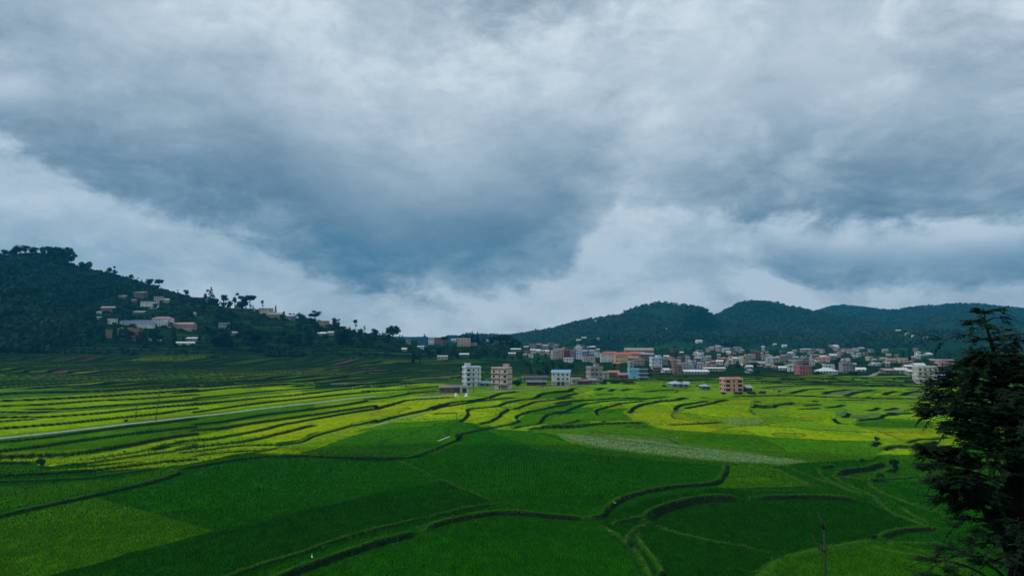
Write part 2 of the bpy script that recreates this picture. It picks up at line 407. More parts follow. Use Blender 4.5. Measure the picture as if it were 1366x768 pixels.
# (frame, kind, height, width, points) ; kind b = bank falling towards the viewer, n = grassy bund, d = thin dark ditch
LN = [
 ('C6','b',1.0,2.0,[(-300,450),(0,420),(300,390),(600,350),(850,318),(1000,305),(1248,274)]),
 ('C6','b',1.2,1.6,[(-300,520),(0,480),(200,455),(400,420),(600,395),(850,365),(1060,345),(1248,322)]),
 ('C6','b',1.6,1.8,[(-300,520),(0,505),(430,495),(600,470),(850,435),(1000,400),(1248,355)]),
 ('C6','b',0.9,1.2,[(-200,545),(0,545),(200,545),(255,560)]),
 ('C6','b',1.2,1.4,[(300,562),(500,562),(700,530),(850,505),(1000,485),(1248,440)]),
 ('C6','b',0.6,1.0,[(460,552),(640,525),(790,505),(1000,470),(1248,425)]),
 ('C6','b',1.5,1.8,[(-200,625),(0,630),(120,622),(250,612),(500,600),(700,580),(900,555),(1100,532),(1248,520)]),
 ('C6','b',1.0,1.4,[(-200,680),(0,662),(400,650),(600,640),(800,605),(1080,570)]),
 ('A1','b',1.5,1.8,[(-150,590),(0,548),(200,503),(350,473),(500,438),(600,410),(622,398),(590,385),(560,388)]),
 ('C6','b',1.1,1.4,[(-200,350),(0,330),(400,300),(700,268),(1000,240),(1248,208)]),
 ('C6','b',1.0,1.4,[(-200,270),(0,262),(250,262),(600,240),(900,208),(1248,180)]),
 ('C6','b',0.8,1.2,[(100,215),(400,210),(700,190),(1000,175),(1248,150)]),
 ('C6','b',1.0,1.4,[(-100,200),(0,190),(300,180),(600,155),(900,145),(1248,120)]),
 ('C6','b',0.8,1.2,[(0,230),(200,232),(420,222)]), ('C6','b',0.7,1.2,[(0,290),(150,275),(260,268)]),
 ('C6','b',1.4,1.6,[(-100,160),(150,150),(500,135),(900,110),(1248,90)]),
 ('C6','b',1.4,1.4,[(-100,120),(100,105),(600,95),(1000,70),(1248,65)]),
 ('C7','b',1.2,1.4,[(390,470),(550,448),(700,420),(850,395),(1000,380),(1366,335),(1500,305)]),
 ('C7','b',1.4,1.6,[(390,500),(550,480),(700,455),(950,425),(1366,368),(1560,345)]),
 ('C7','b',1.1,1.4,[(60,640),(300,575),(500,555),(700,515),(850,490),(950,460),(1050,440),(1366,382),(1560,352)]),
 ('C7','b',1.1,1.4,[(390,600),(560,580),(640,580),(800,550),(1000,500),(1120,470),(1190,458)]),
 ('C7','b',1.2,1.6,[(200,640),(390,628),(640,590),(800,583),(950,590),(1080,570),(1150,535),(1230,510),(1366,475),(1560,438)]),
 ('C7','b',0.8,1.2,[(390,670),(500,645),(700,630),(850,632),(960,600)]),
 ('C7','b',1.6,1.8,[(250,740),(390,718),(600,680),(840,655),(1090,655),(1300,665),(1366,668),(1560,672)]),
 ('C7','b',1.1,1.4,[(390,375),(600,345),(850,315),(1100,290),(1366,262),(1500,250)]),
 ('C7','b',1.0,1.3,[(390,330),(600,310),(800,290),(1000,275),(1366,232),(1500,218)]),
 ('C7','b',0.9,1.2,[(390,290),(800,250),(1000,235),(1366,210)]),
 ('C7','b',0.9,1.2,[(200,260),(600,225),(1000,205)]), ('C7','b',0.9,1.2,[(0,235),(500,205),(900,170)]),
 ('C8','b',1.5,1.8,[(0,570),(250,570),(330,545),(450,490),(560,450),(600,400),(700,380),(800,360),(900,348),(990,325),(1000,305),(970,290),(1000,268),(1075,250),(1200,225),(1366,185)]),
 ('C8','b',1.2,1.6,[(0,318),(200,270),(370,235),(530,190),(800,165),(1000,150)]),
 ('C8','b',1.2,1.6,[(380,238),(440,215),(540,200),(640,185),(780,160),(860,125),(1000,110)]),
 ('C8','b',0.7,1.2,[(390,264),(500,266),(600,264)]),
 ('C8','b',1.1,1.5,[(575,330),(620,300),(642,270),(633,240),(650,230),(850,215),(900,190),(1020,165),(1100,165),(1150,130),(1200,120),(1366,108)]),
 ('C8','b',1.1,1.5,[(690,348),(790,325),(850,295),(870,270),(930,235),(870,218)]),
 ('C8','b',0.9,1.4,[(930,238),(980,228),(1050,205),(1100,185),(1260,168),(1366,150)]),
 ('C8','b',0.9,1.4,[(925,372),(1050,350),(1145,345),(1165,300),(1190,272),(1230,262),(1366,255)]),
 ('C8','b',1.2,1.5,[(1050,375),(1130,355),(1366,347)]),
 ('C8','b',1.0,1.4,[(0,222),(120,200),(200,170),(400,158),(560,150)]), ('C8','b',0.9,1.4,[(-60,165),(100,150),(250,120),(450,105)]),
 ('C8','b',0.9,1.4,[(-80,110),(200,95),(420,75)]), ('C8','b',0.7,1.2,[(-100,70),(200,55),(400,45)]),
 ('C8','n',0.3,1.0,[(0,495),(60,455),(120,430),(230,415),(290,385),(345,355)]), ('C8','n',0.3,0.8,[(503,365),(512,400),(490,430)]),
 ('C8','d',0.3,0.8,[(0,540),(200,530),(320,520)]),
 ('D7','b',1.3,1.7,[(0,325),(150,320),(340,305),(500,298),(640,298),(655,306)]), ('D7','b',0.6,1.2,[(60,320),(140,300),(163,280)]), ('D7','b',0.6,1.2,[(310,308),(352,293)]),
 ('D7','b',0.9,1.4,[(0,232),(70,230),(120,200),(200,170),(350,150),(600,140),(790,122)]),
 ('D7','b',1.0,1.4,[(0,170),(60,158),(200,145),(330,140),(440,128),(640,135)]),
 ('D7','b',0.9,1.3,[(0,135),(60,125),(100,105),(150,92),(185,92)]), ('D7','b',0.8,1.3,[(0,90),(80,85),(110,65),(170,62)]),
 ('D7','b',1.0,1.4,[(290,255),(272,225),(290,210),(400,185),(450,170),(640,150)]),
 ('D7','b',1.6,1.8,[(475,232),(512,228),(540,195),(600,172),(720,150),(850,142),(860,130),(945,124)]),
 ('D7','b',1.2,1.5,[(840,225),(825,205),(850,188),(900,175),(1080,150)]),
 ('D7','b',1.2,1.5,[(880,200),(1000,180),(1090,160),(1170,143),(1220,138)]),
 ('D7','b',0.8,1.3,[(745,320),(900,312),(1100,303),(1190,296)]),
 ('D7','d',0.3,1.0,[(170,355),(380,375),(600,385),(750,400),(830,430),(900,455)]),
 ('D7','d',0.4,1.2,[(0,370),(180,375),(500,430),(760,465),(1050,495)]),
 ('D7','b',0.8,1.3,[(265,105),(430,105)]), ('D7','b',0.8,1.3,[(440,82),(470,72),(560,66)]), ('D7','b',0.8,1.3,[(560,88),(640,85),(700,78),(860,70)]),
 ('D7','b',0.7,1.3,[(1000,130),(1070,127)]), ('D7','b',0.8,1.3,[(270,80),(310,62),(380,58)]), ('D7','b',0.7,1.3,[(360,88),(402,66)]),
 ('D8','b',1.0,1.4,[(130,82),(300,68),(560,62)]), ('D8','b',1.0,1.4,[(330,120),(450,90),(600,84)]), ('D8','b',0.9,1.4,[(550,125),(600,105),(740,90)]),
 ('D8','b',0.9,1.4,[(690,138),(760,112),(900,92)]), ('D8','b',0.9,1.4,[(945,130),(970,115),(1040,100)]), ('D8','b',0.9,1.4,[(1060,130),(1110,110),(1190,100)]),
 ('D8','b',0.9,1.4,[(1200,128),(1260,112),(1330,105)]), ('D8','b',1.2,1.6,[(-60,135),(320,126),(500,132),(660,140),(1000,147),(1500,150)]),
 ('D8','b',1.1,1.4,[(100,172),(162,166)]), ('D8','b',1.3,1.6,[(90,210),(120,200),(142,186)]), ('D8','d',0.3,1.2,[(95,215),(110,235),(135,260)]),
 ('D8','b',1.0,1.4,[(232,212),(245,195),(270,188),(370,180)]), ('D8','b',0.9,1.4,[(330,190),(370,174)]),
 ('D8','b',1.1,1.4,[(420,193),(570,185)]), ('D8','b',1.1,1.4,[(555,207),(650,202),(705,186)]), ('D8','b',1.2,1.5,[(490,170),(516,160)]), ('D8','b',1.1,1.4,[(380,214),(480,214),(560,208)]),
 ('D8','b',1.0,1.4,[(820,230),(905,222),(920,205)]), ('D8','b',1.0,1.4,[(940,225),(1060,205)]), ('D8','b',1.4,1.6,[(970,250),(1040,242),(1170,238)]),
 ('D8','b',1.2,1.5,[(770,295),(830,284),(940,272),(950,255),(1060,243)]),
 ('D8','b',1.5,1.8,[(680,275),(715,262),(732,238)]), ('D8','b',0.9,1.3,[(655,275),(672,298),(690,314),(765,318)]),
 ('D8','b',0.8,1.4,[(1170,178),(1260,184),(1366,182)]), ('D8','b',0.8,1.4,[(620,158),(780,158),(860,152)]), ('D8','b',0.7,1.3,[(1150,215),(1280,215),(1420,218)]),
 ('D8','d',0.3,1.2,[(125,255),(370,268)]), ('D8','d',0.3,1.2,[(440,285),(530,285)]), ('D8','d',0.3,1.0,[(0,325),(180,312)]),
 ('D8','b',0.9,1.4,[(1095,452),(1150,430),(1200,418),(1420,396)]),
 ('D8','b',1.0,1.5,[(0,22),(300,28),(620,20),(900,18)]), ('D8','b',1.0,1.5,[(200,48),(520,42),(820,40),(1300,44)]), ('D8','b',1.0,1.5,[(560,64),(800,66),(1200,62)]),
 # foreground right
 ('C5','b',1.4,2.4,[(870//2,205),(470,190),(520,188),(540,198)]),
 ('C5','b',2.4,3.2,[(515,232),(530,212),(600,198),(700,188),(740,178),(762,160)]), ('C5','b',1.7,2.8,[(760,208),(800,204),(825,190),(815,165)]),
 ('C5','b',1.4,2.6,[(690,262),(740,246),(795,250)]), ('C5','b',1.3,2.4,[(695,95),(725,85),(745,68)]),
 ('C5','b',1.4,2.2,[(745,106),(790,85),(840,78),(900,88),(960,78),(1060,55)]),
 ('C5','b',1.6,2.4,[(60,342),(240,336),(400,333),(540,340),(620,350),(700,366)]),
 ('C4','b',2.6,3.6,[(400,338),(425,305),(470,270),(600,225),(760,190),(960,172),(1030,198),(1142,193)]),
 ('C4','b',1.5,2.2,[(-60,345),(60,350),(120,345),(150,292),(260,212),(400,168),(600,132),(800,118),(925,108),(945,60),(975,0),(985,-30)]),
 ('C4','b',0.8,1.2,[(175,390),(240,350),(330,347),(460,352)]),
 ('C4','n',0.45,1.3,[(120,395),(160,430),(230,480),(300,525),(360,570),(400,640),(440,700),(480,800)]), ('C4','n',0.4,1.1,[(290,510),(297,450),(330,435),(390,400),(440,372)]),
 ('C4','n',0.45,1.2,[(370,450),(368,510),(420,560),(480,620),(520,690),(560,745),(600,820)]), ('C4','n',0.35,0.9,[(470,390),(490,425),(600,450),(740,485),(900,515),(1142,565),(1300,600)]),
 ('C5','b',1.3,2.2,[(735,560),(770,530),(800,515),(900,505),(1100,498)]),
 ('C5','n',0.6,1.4,[(740,565),(680,575),(560,595),(460,610),(330,640),(270,655)]), ('C5','n',0.7,2.6,[(270,655),(200,680),(160,720),(120,768),(90,830)]),
 ('C5','n',0.4,1.0,[(670,590),(780,622),(900,652),(1100,670)]), ('C5','n',0.4,1.0,[(770,585),(900,585),(1100,578)]), ('C5','b',0.5,1.0,[(0,310),(200,308),(435,303)]),
 ('C5','n',0.35,0.9,[(185,200),(260,232),(330,270),(437,300)]), ('C5','n',0.35,0.9,[(290,205),(340,230),(450,270),(560,312),(620,345)]),
 ('C5','n',0.5,1.1,[(430,215),(460,250),(540,300),(620,330),(700,352)]), ('C5','n',0.5,1.1,[(505,235),(540,270),(620,310),(720,345),(760,390),(830,450),(980,500),(1040,520)]),
 ('C5','n',0.5,1.2,[(680,265),(720,310),(850,365),(1008,415),(1100,440)]), ('C5','n',0.4,1.0,[(850,400),(930,450),(1020,495)]),
 ('C5','n',0.35,0.9,[(560,245),(680,270)]), ('C5','d',0.3,0.9,[(700,280),(850,300),(1008,330)]), ('C5','b',0.5,1.2,[(700,255),(880,255),(980,240)]),
 # foreground left and centre
 ('C3','b',1.9,2.0,[(-500,1000),(-250,840),(0,725),(150,660),(270,630),(400,580),(600,510),(700,480),(890,430),(1200,350)]),
 ('A2','b',1.6,1.8,[(460,575),(560,540),(650,522),(760,503),(900,517),(1000,525),(1140,535)]),
 ('C3','b',0.7,0.8,[(-600,860),(-200,700),(0,640),(150,600),(400,500),(600,440),(800,385),(1000,335),(1200,292)]), ('A2','b',0.6,0.8,[(480,548),(600,515),(700,496),(770,490)]),
 ('A1','d',0.3,0.6,[(120,768),(300,722),(500,688),(740,618),(900,580),(1186,508)]), ('A2','d',0.3,0.6,[(50,512),(250,458),(400,408),(515,385)]),
 ('A2','n',0.2,0.6,[(370,320),(430,345),(520,388),(640,440),(770,495)]), ('A2','d',0.15,0.5,[(0,400),(120,415),(260,440)]),
 ('A2','d',0.15,0.8,[(640,255),(800,275),(950,305),(1100,325),(1318,345)]),
 ('A3','n',0.2,0.8,[(480,415),(700,415),(830,412)]),
]
random.seed(3)
def survey(fr, pts, up):
    ox, oy, s = T[fr]
    W = [at(ox + a * s, oy + b * s, up) for a, b in pts]
    P = np.array([[p[0], p[1]] for p in W])
    # resample, with the small wander hand-built earth banks have
    seg = np.linalg.norm(np.diff(P, axis=0), axis=1); L = np.concatenate([[0], np.cumsum(seg)])
    n = int(max(4, min(160, L[-1] / 2.5))); q = np.linspace(0, L[-1], n)
    # smooth corners a little
    X = np.interp(q, L, P[:, 0]); Y = np.interp(q, L, P[:, 1])
    for _ in range(2):
        X[1:-1] = (X[:-2] + 2 * X[1:-1] + X[2:]) / 4; Y[1:-1] = (Y[:-2] + 2 * Y[1:-1] + Y[2:]) / 4
    d = math.hypot(X[0], Y[0])
    nx = (fbm(q / 7, q * 0 + len(pts) + pts[0][0] * .1, 3, 3) - 0.5) * 1.1
    X = X + nx; Y = Y + nx * (1.0 if d > 220 else 0.4)
    return X, Y
HS = {'D7': .72, 'D8': .6, 'C8': .75, 'C7': .9}
LN = [(fr, k, h * HS.get(fr, 1.0), w_, p) for fr, k, h, w_, p in LN]
LINES = [(k, h, w_) + survey(fr, p, 0.55 * h if k == 'b' else h) for fr, k, h, w_, p in LN]
def joins(fr, p):                       # bank runs on into the next surveyed piece: no tapering there
    px = T[fr][0] + p[0] * T[fr][2]
    return px < 3 or any(a <= px <= b for a, b in ((254, 266), (484, 505), (734, 766)))
TAPER = [(not joins(fr, p[0]), not joins(fr, p[-1])) for fr, k, h, w_, p in LN]

# ------------------------------------------------------------------ crop of each field (linear base colours of the rice itself)
YG = (0.160, 0.270, 0.001); YG2 = (0.195, 0.290, 0.001); GY = (0.100, 0.215, 0.001); MG = (0.040, 0.135, 0.001); MD = (0.022, 0.100, 0.001)
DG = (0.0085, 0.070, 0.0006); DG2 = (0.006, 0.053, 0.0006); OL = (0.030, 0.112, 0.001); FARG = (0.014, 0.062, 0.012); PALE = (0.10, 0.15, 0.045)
POLY = [
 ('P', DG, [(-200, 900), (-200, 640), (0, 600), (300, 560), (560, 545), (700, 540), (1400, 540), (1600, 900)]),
 # broad bright zone across the middle
 ('P', (0.120, 0.238, 0.004), [(560, 520), (700, 512), (900, 508), (1100, 500), (1450, 500), (1450, 592), (1262, 594), (1240, 600), (1190, 606), (1060, 612), (990, 600), (900, 580), (735, 566), (700, 575), (640, 569), (610, 562), (470, 580), (400, 606), (372, 600), (440, 570), (470, 540)]),
 ('P', YG, [(240, 620), (330, 604), (368, 598), (372, 590), (400, 586), (415, 578), (460, 567), (575, 542), (620, 530), (600, 520), (450, 545), (300, 578), (220, 600), (120, 610)]),
 ('P', GY, [(-100, 575), (0, 566), (200, 548), (430, 522), (560, 512), (600, 520), (450, 545), (300, 585), (180, 612), (60, 622), (-100, 625)]),
 ('P', MG, [(-100, 612), (-100, 592), (0, 584), (180, 565), (300, 550), (420, 538), (420, 548), (330, 560), (240, 580), (150, 600), (0, 606)]),
 ('P', YG, [(-100, 582), (0, 580), (130, 566), (250, 552), (400, 534), (520, 522), (600, 512), (560, 510), (400, 522), (200, 541), (0, 556), (-100, 560)]),
 ('P', YG, [(-100, 556), (0, 552), (250, 532), (420, 518), (420, 508), (250, 518), (0, 533), (-100, 538)]),
 ('P', YG, [(0, 612), (80, 612), (150, 602), (240, 582), (330, 566), (460, 548), (460, 558), (330, 590), (240, 610), (140, 618), (60, 622)]),
 ('P', YG, [(50, 629), (150, 622), (240, 603), (300, 596), (370, 588), (372, 596), (300, 604), (220, 622), (120, 628)]),
 ('P', MD, [(-100, 632), (-100, 616), (0, 615), (50, 617), (52, 628), (0, 632)]),
 ('P', GY, [(340, 606), (372, 594), (440, 585), (480, 580), (430, 592), (400, 607)]),
 ('P', YG, [(345, 604), (372, 597), (395, 600), (412, 608), (370, 606)]),
 # small bright paddies of the centre
 ('C8', YG2, [(585, 330), (640, 290), (640, 238), (860, 222), (920, 232), (860, 285), (780, 322), (690, 345)]),
 ('C8', YG2, [(800, 335), (870, 285), (940, 240), (1060, 235), (1075, 250), (970, 290), (985, 320), (900, 345)]),
 ('C8', YG2, [(390, 262), (470, 212), (640, 200), (635, 262)]), ('C8', YG, [(270, 300), (380, 266), (600, 266), (590, 300)]),
 ('C8', MG, [(925, 370), (990, 325), (1080, 250), (1250, 215), (1366, 190), (1500, 190), (1500, 350), (1150, 347)]),
 ('C8', YG2, [(990, 225), (1090, 180), (1320, 170), (1366, 178), (1090, 225)]), ('C8', YG, [(640, 225), (700, 200), (900, 178), (1030, 165), (900, 188), (850, 213)]),
 ('C8', MG, [(1110, 165), (1170, 125), (1366, 112), (1360, 150), (1250, 168)]), ('C8', YG, [(780, 158), (860, 130), (980, 130), (950, 150)]),
 ('C8', PALE, [(270, 150), (400, 125), (560, 130), (400, 148)]), ('C8', YG2, [(0, 315), (0, 235), (220, 188), (520, 188), (380, 232)]),
 ('D7', MG, [(0, 235), (80, 230), (150, 185), (350, 155), (420, 165), (270, 215), (290, 300), (0, 322)]), ('D7', MG, [(275, 225), (440, 190), (540, 195), (480, 235), (560, 298), (290, 302)]),
 ('D7', YG, [(180, 198), (260, 165), (440, 160), (400, 182), (300, 200)]), ('D7', YG2, [(350, 208), (450, 178), (600, 168), (520, 210), (440, 210)]),
 ('D7', YG2, [(520, 228), (560, 190), (720, 160), (860, 145), (900, 165), (830, 200), (850, 235), (960, 275), (1110, 305), (900, 312), (670, 310), (600, 285)]),
 ('D7', YG, [(890, 205), (1090, 160), (1220, 145), (1350, 150), (1366, 290), (1180, 290), (1050, 270), (940, 240)]),
 ('D7', YG2, [(740, 330), (780, 318), (1000, 312), (1366, 318), (1366, 392), (1100, 372), (860, 355), (760, 350)]),
 ('D7', MG, [(640, 135), (660, 150), (380, 150), (200, 160), (100, 190), (0, 225), (0, 180), (60, 160), (330, 142)]),
 ('D7', YG2, [(0, 165), (70, 155), (20, 148), (0, 146)]), ('D7', YG2, [(150, 105), (270, 78), (280, 105), (200, 110)]),
 ('D8', YG2, [(0, 330), (240, 318), (500, 365), (860, 410), (900, 440), (700, 442), (420, 420), (0, 375)]),
 ('D8', YG2, [(0, 170), (100, 165), (90, 215), (140, 260), (160, 290), (60, 280), (0, 250)]), ('D8', YG2, [(240, 215), (400, 200), (660, 245), (660, 290), (740, 325), (600, 320), (420, 280)]),
 ('D8', YG2, [(980, 265), (1190, 245), (1300, 260), (1340, 360), (1300, 400), (1100, 430), (860, 400), (780, 350), (1290, 350), (1290, 300), (960, 290)]),
 ('D8', MG, [(775, 318), (830, 288), (950, 275), (1060, 280), (1290, 300), (1300, 340), (1000, 345), (780, 330)]),
 ('D8', PALE, [(650, 240), (720, 235), (730, 262), (680, 275)]), ('D8', PALE, [(750, 260), (940, 250), (950, 262), (790, 290)]), ('D8', PALE, [(960, 240), (1060, 215), (1150, 235), (1050, 243)]),
 ('D8', PALE, [(550, 125), (600, 108), (740, 92), (900, 94), (700, 135)]), ('D8', YG2, [(900, 135), (980, 105), (1060, 102), (1040, 135)]),
 ('D8', PALE, [(1060, 132), (1190, 104), (1400, 108), (1400, 140)]), ('D8', PALE, [(120, 98), (300, 76), (440, 74), (330, 95)]),
 # mid green belt between bright zone and the dark foreground
 ('P', MG, [(735, 567), (860, 563), (880, 572), (1000, 580), (1100, 587), (1160, 590), (1178, 600), (1165, 612), (1120, 616), (1080, 618), (950, 600), (850, 584), (765, 580), (705, 576)]),
 ('P', MD, [(700, 574), (640, 570), (720, 600), (860, 612), (965, 622), (1070, 622), (1000, 612), (850, 603), (770, 592)]),
 ('P', MD, [(1180, 606), (1225, 598), (1240, 605), (1300, 604), (1400, 610), (1400, 640), (1260, 640), (1190, 640), (1160, 625)]),
 ('P', YG, [(1180, 602), (1200, 596), (1235, 598), (1232, 605), (1190, 606)]), ('C5', MD, [(545, 255), (580, 230), (740, 212), (780, 235), (700, 262), (640, 268)]),
 ('P', MD, [(400, 607), (440, 592), (520, 563), (610, 560), (640, 568), (620, 580), (590, 603), (530, 609)]),
 ('P', MG, [(470, 575), (520, 563), (600, 562), (590, 566), (520, 572)]),
 ('P', (0.06, 0.135, 0.014), [(735, 576), (800, 578), (870, 583), (930, 593), (1000, 601), (1090, 617), (1050, 622), (940, 614), (860, 605), (790, 597), (755, 588)]),
 # foreground
 ('P', OL, [(-150, 740), (-150, 720), (0, 688), (122, 660), (285, 707), (60, 768), (20, 785), (-100, 860), (-300, 900)]),
 ('P', MD, [(-150, 680), (-150, 660), (0, 648), (60, 643), (160, 638), (220, 622), (242, 626), (200, 641), (130, 656), (0, 682)]),
 ('P', OL, [(965, 622), (1020, 618), (1092, 648), (1040, 652), (960, 651)]), ('A3', MG, [(500, 390), (560, 372), (640, 385), (600, 405)]),
 ('P', MD, [(1050, 790), (1012, 768), (1045, 740), (1100, 728), (1160, 718), (1290, 742), (1300, 768), (1320, 800)]),
 ('P', DG2, [(800, 695), (870, 665), (960, 652), (1150, 665), (1220, 700), (1160, 716), (1050, 738), (1000, 775), (880, 780)]),
 ('P', DG2, [(-60, 790), (60, 768), (290, 708), (480, 662), (590, 640), (670, 672), (640, 682), (500, 715), (340, 768), (300, 790)]),
]
WETP = [
 ('P', 1.0, [(745, 577), (800, 581), (860, 586), (920, 595), (1000, 604), (1080, 617), (1050, 620), (940, 612), (860, 603), (800, 596), (765, 587)]),
 ('P', 0.55, [(850, 577), (900, 583), (905, 589), (870, 583)]),
 ('P', 1.0, [(957, 560), (975, 557), (1000, 557), (1020, 560), (1012, 565), (985, 567), (970, 564)]),
 ('D8', 0.9, [(1175, 205), (1240, 195), (1310, 200), (1290, 214), (1190, 214)]), ('D8', 0.9, [(1130, 156), (1300, 155), (1400, 162), (1250, 165)]),
 ('D8', 0.6, [(650, 242), (690, 235), (720, 250), (680, 262)]),
]
def poly_world(fr, pts):
    ox, oy, s = T[fr]; Q = []
    P = [(ox + a * s, oy + b * s) for a, b in pts]
    return np.array([at(a, b)[:2] for a, b in P])
POLYW = [(c, poly_world(fr, p)) for fr, c, p in POLY]
WETW = [(c, poly_world(fr, p)) for fr, c, p in WETP]
def inside(x, y, P):
    r = np.zeros(x.shape, bool); n = len(P); j = n - 1
    for i in range(n):
        xi, yi = P[i]; xj, yj = P[j]
        if abs(yj - yi) > 1e-9:
            c = ((yi > y) != (yj > y)) & (x < (xj - xi) * (y - yi) / (yj - yi) + xi)
            r ^= c
        j = i
    return r

# ------------------------------------------------------------------ the ground sheet
azs = [-37.5 + 0.068 * i for i in range(int(75 / 0.068) + 1)]
a = azs[-1]; st = 0.2; side = []
while a < 180: side.append(a); a += st; st = min(st * 1.35, 8)
azs = sorted([-q for q in side[1:]] + azs + side[1:]); azs = np.radians(np.array(azs))
rs = list(np.linspace(1.0, 58, 40)); d = 60.0
while d < 9500:
    rs.append(d)
    if d < 104: d += 1.2
    elif d < 1000: d += min(max(0.34 * d * d / (FPX * CAM_Z), 0.12), 3.2)
    elif d < 1750: d += 5
    elif d < 4600: d += 14
    else: d *= 1.12
rs = np.array(rs)
NA, NR = len(azs), len(rs)
A_, R_ = np.meshgrid(azs, rs)                                      # rows = distance
GX = (np.sin(A_) * R_).ravel(); GY_ = (np.cos(A_) * R_).ravel()
Z, HADD, WHO, NS = macro(GX, GY_)
VAL = valley(GX, GY_)
Rr = R_.ravel(); cell = np.gradient(rs)[:, None].repeat(NA, 1).ravel()
front = (GY_ > 0)
onhill = sst(HADD, 2.0, 9.0)
nearm = sst(NS - VAL, -0.5, 0.5)                                    # the viewer's own hillside
crop = np.empty((len(Z), 3)); 
lowf = fbm(GX / 55, GY_ / 55, 41, 3)
crop[:] = np.array(FARG)
riser = np.zeros(len(Z)); grass = np.zeros(len(Z)); wet = np.zeros(len(Z)); dz = np.zeros(len(Z)); forest = np.zeros(len(Z))

# terraces beyond the surveyed fields: curved steps round the valley
ell = np.sqrt((GX - 150) ** 2 + (0.606 * (GY_ - 120)) ** 2)
warp = (fbm(GX / 120, GY_ / 120, 77, 4) - 0.5) * 70 + (fbm(GX / 40, GY_ / 40, 78, 2) - 0.5) * 4
q = (ell + warp) / np.where(GX < -20, 15.0, 17.0)
qi = np.floor(q); qf = q - qi
farz = sst(Rr, 360, 400) * (GX < -60 + (Rr - 400) * 0.0)            # left far terraces
farz = np.maximum(sst(Rr, 520, 560), farz * sst(-GX / np.maximum(GY_, 1), 0.10, 0.16) * sst(Rr, 470, 490))
farz = farz * (1 - nearm) * front
hstep = 1.5
leftfar = sst(-GX / np.maximum(GY_, 1), 0.0, 0.15)
wq = np.clip(np.maximum(1.6, 1.3 * cell) / 16.0, 0.10, 0.5); wq = np.maximum(wq, 0.32 * leftfar)
saw = np.where(qf < 1 - wq, -qf * 0 + (0.5 - qf), (qf - (1 - wq)) / wq - 0.5 + 0.0)
saw = np.where(qf < 1 - wq, 0.5 - qf / (1 - wq), -0.5 + (qf - (1 - wq)) / wq)
dz += hstep * saw * farz * (1 - onhill)
riser = np.maximum(riser, sst(qf, 1 - wq * 1.5, 1 - wq * 0.6) * (1 - sst(qf, 1 - wq * .25, 1.0)) * farz * (1 - onhill))
# long cross divisions give each step several fields of its own crop
ang = np.arctan2(GX - 150, 0.606 * (GY_ - 120))
ci = np.floor(ang * ell / 70 + _hash(qi, qi * 0, 5) * 9)
hc = _hash(qi, ci, 9); hc2 = _hash(qi, ci, 10)
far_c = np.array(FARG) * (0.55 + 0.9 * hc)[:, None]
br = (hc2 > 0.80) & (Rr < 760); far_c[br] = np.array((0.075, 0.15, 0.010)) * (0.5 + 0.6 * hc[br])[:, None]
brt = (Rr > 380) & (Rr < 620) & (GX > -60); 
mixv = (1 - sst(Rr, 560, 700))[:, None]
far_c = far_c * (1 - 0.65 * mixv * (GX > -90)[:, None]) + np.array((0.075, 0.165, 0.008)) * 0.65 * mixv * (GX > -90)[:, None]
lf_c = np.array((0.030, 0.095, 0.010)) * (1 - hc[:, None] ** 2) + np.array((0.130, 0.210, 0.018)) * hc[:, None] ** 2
lf_c = lf_c * (1 - 0.60 * sst(Rr, 560, 800))[:, None]  # cloud shade on the far left terraces, darkened into the field colour
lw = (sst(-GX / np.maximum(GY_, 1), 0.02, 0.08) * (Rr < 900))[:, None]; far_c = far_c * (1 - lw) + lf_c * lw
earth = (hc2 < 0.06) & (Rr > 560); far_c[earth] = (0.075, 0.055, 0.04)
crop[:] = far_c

# surveyed crops
for c, P in POLYW:
    x0, y0 = P.min(0) - 1; x1, y1 = P.max(0) + 1
    idx = np.nonzero((GX > x0) & (GX < x1) & (GY_ > y0) & (GY_ < y1) & (nearm < 0.9))[0]
    if len(idx) == 0: continue
    wx = (fbm(GX[idx] / 6, GY_[idx] / 6, 15, 2) - 0.5) * 1.6
    m = inside(GX[idx] + wx, GY_[idx] - wx, P)
    v = 0.93 + 0.14 * (abs(hash(c[0] * 1000 + len(P))) % 100) / 100
    crop[idx[m]] = np.array(c) * v
for c, P in WETW:
    x0, y0 = P.min(0) - 1; x1, y1 = P.max(0) + 1
    idx = np.nonzero((GX > x0) & (GX < x1) & (GY_ > y0) & (GY_ < y1))[0]
    m = inside(GX[idx], GY_[idx], P); wet[idx[m]] = c
# within a crop no two paddies are quite alike
cellx = GX / 34 + (fbm(GX / 40, GY_ / 40, 60, 2) - 0.5) * 2.2; celly = GY_ / 60 + (fbm(GX / 45, GY_ / 45, 61, 2) - 0.5) * 2.0
hv = _hash(np.floor(cellx), np.floor(celly), 62)
bx_ = (cellx - np.floor(cellx)); by_ = (celly - np.floor(celly))
lwx = np.maximum(1.0, 0.3 * cell) / 34; lwy = np.maximum(1.2, 0.9 * cell) / 60
brk = vnoise(GX / 30, GY_ / 30, 68) > 0.22
midr = sst(Rr, 255, 300) * (GX > -70) * (1 - sst(Rr, 620, 700)) * (crop[:, 1] > 0.11) * (1 - nearm) * brk
cb = np.maximum((bx_ < lwx) * 0.6, (by_ < lwy) * 0.9) * midr
riser = np.maximum(riser, cb); dz += 0.25 * cb
mid = sst(Rr, 225, 260) * (1 - sst(Rr, 900, 1000))
crop *= (1 + (hv - 0.5) * 0.42 * mid)[:, None]
crop[:, 0] *= 1 + (_hash(np.floor(cellx), np.floor(celly), 63) - 0.5) * 0.4 * mid
crop *= (0.86 + 0.28 * fbm(GX / 14, GY_ / 20, 64, 3))[:, None]

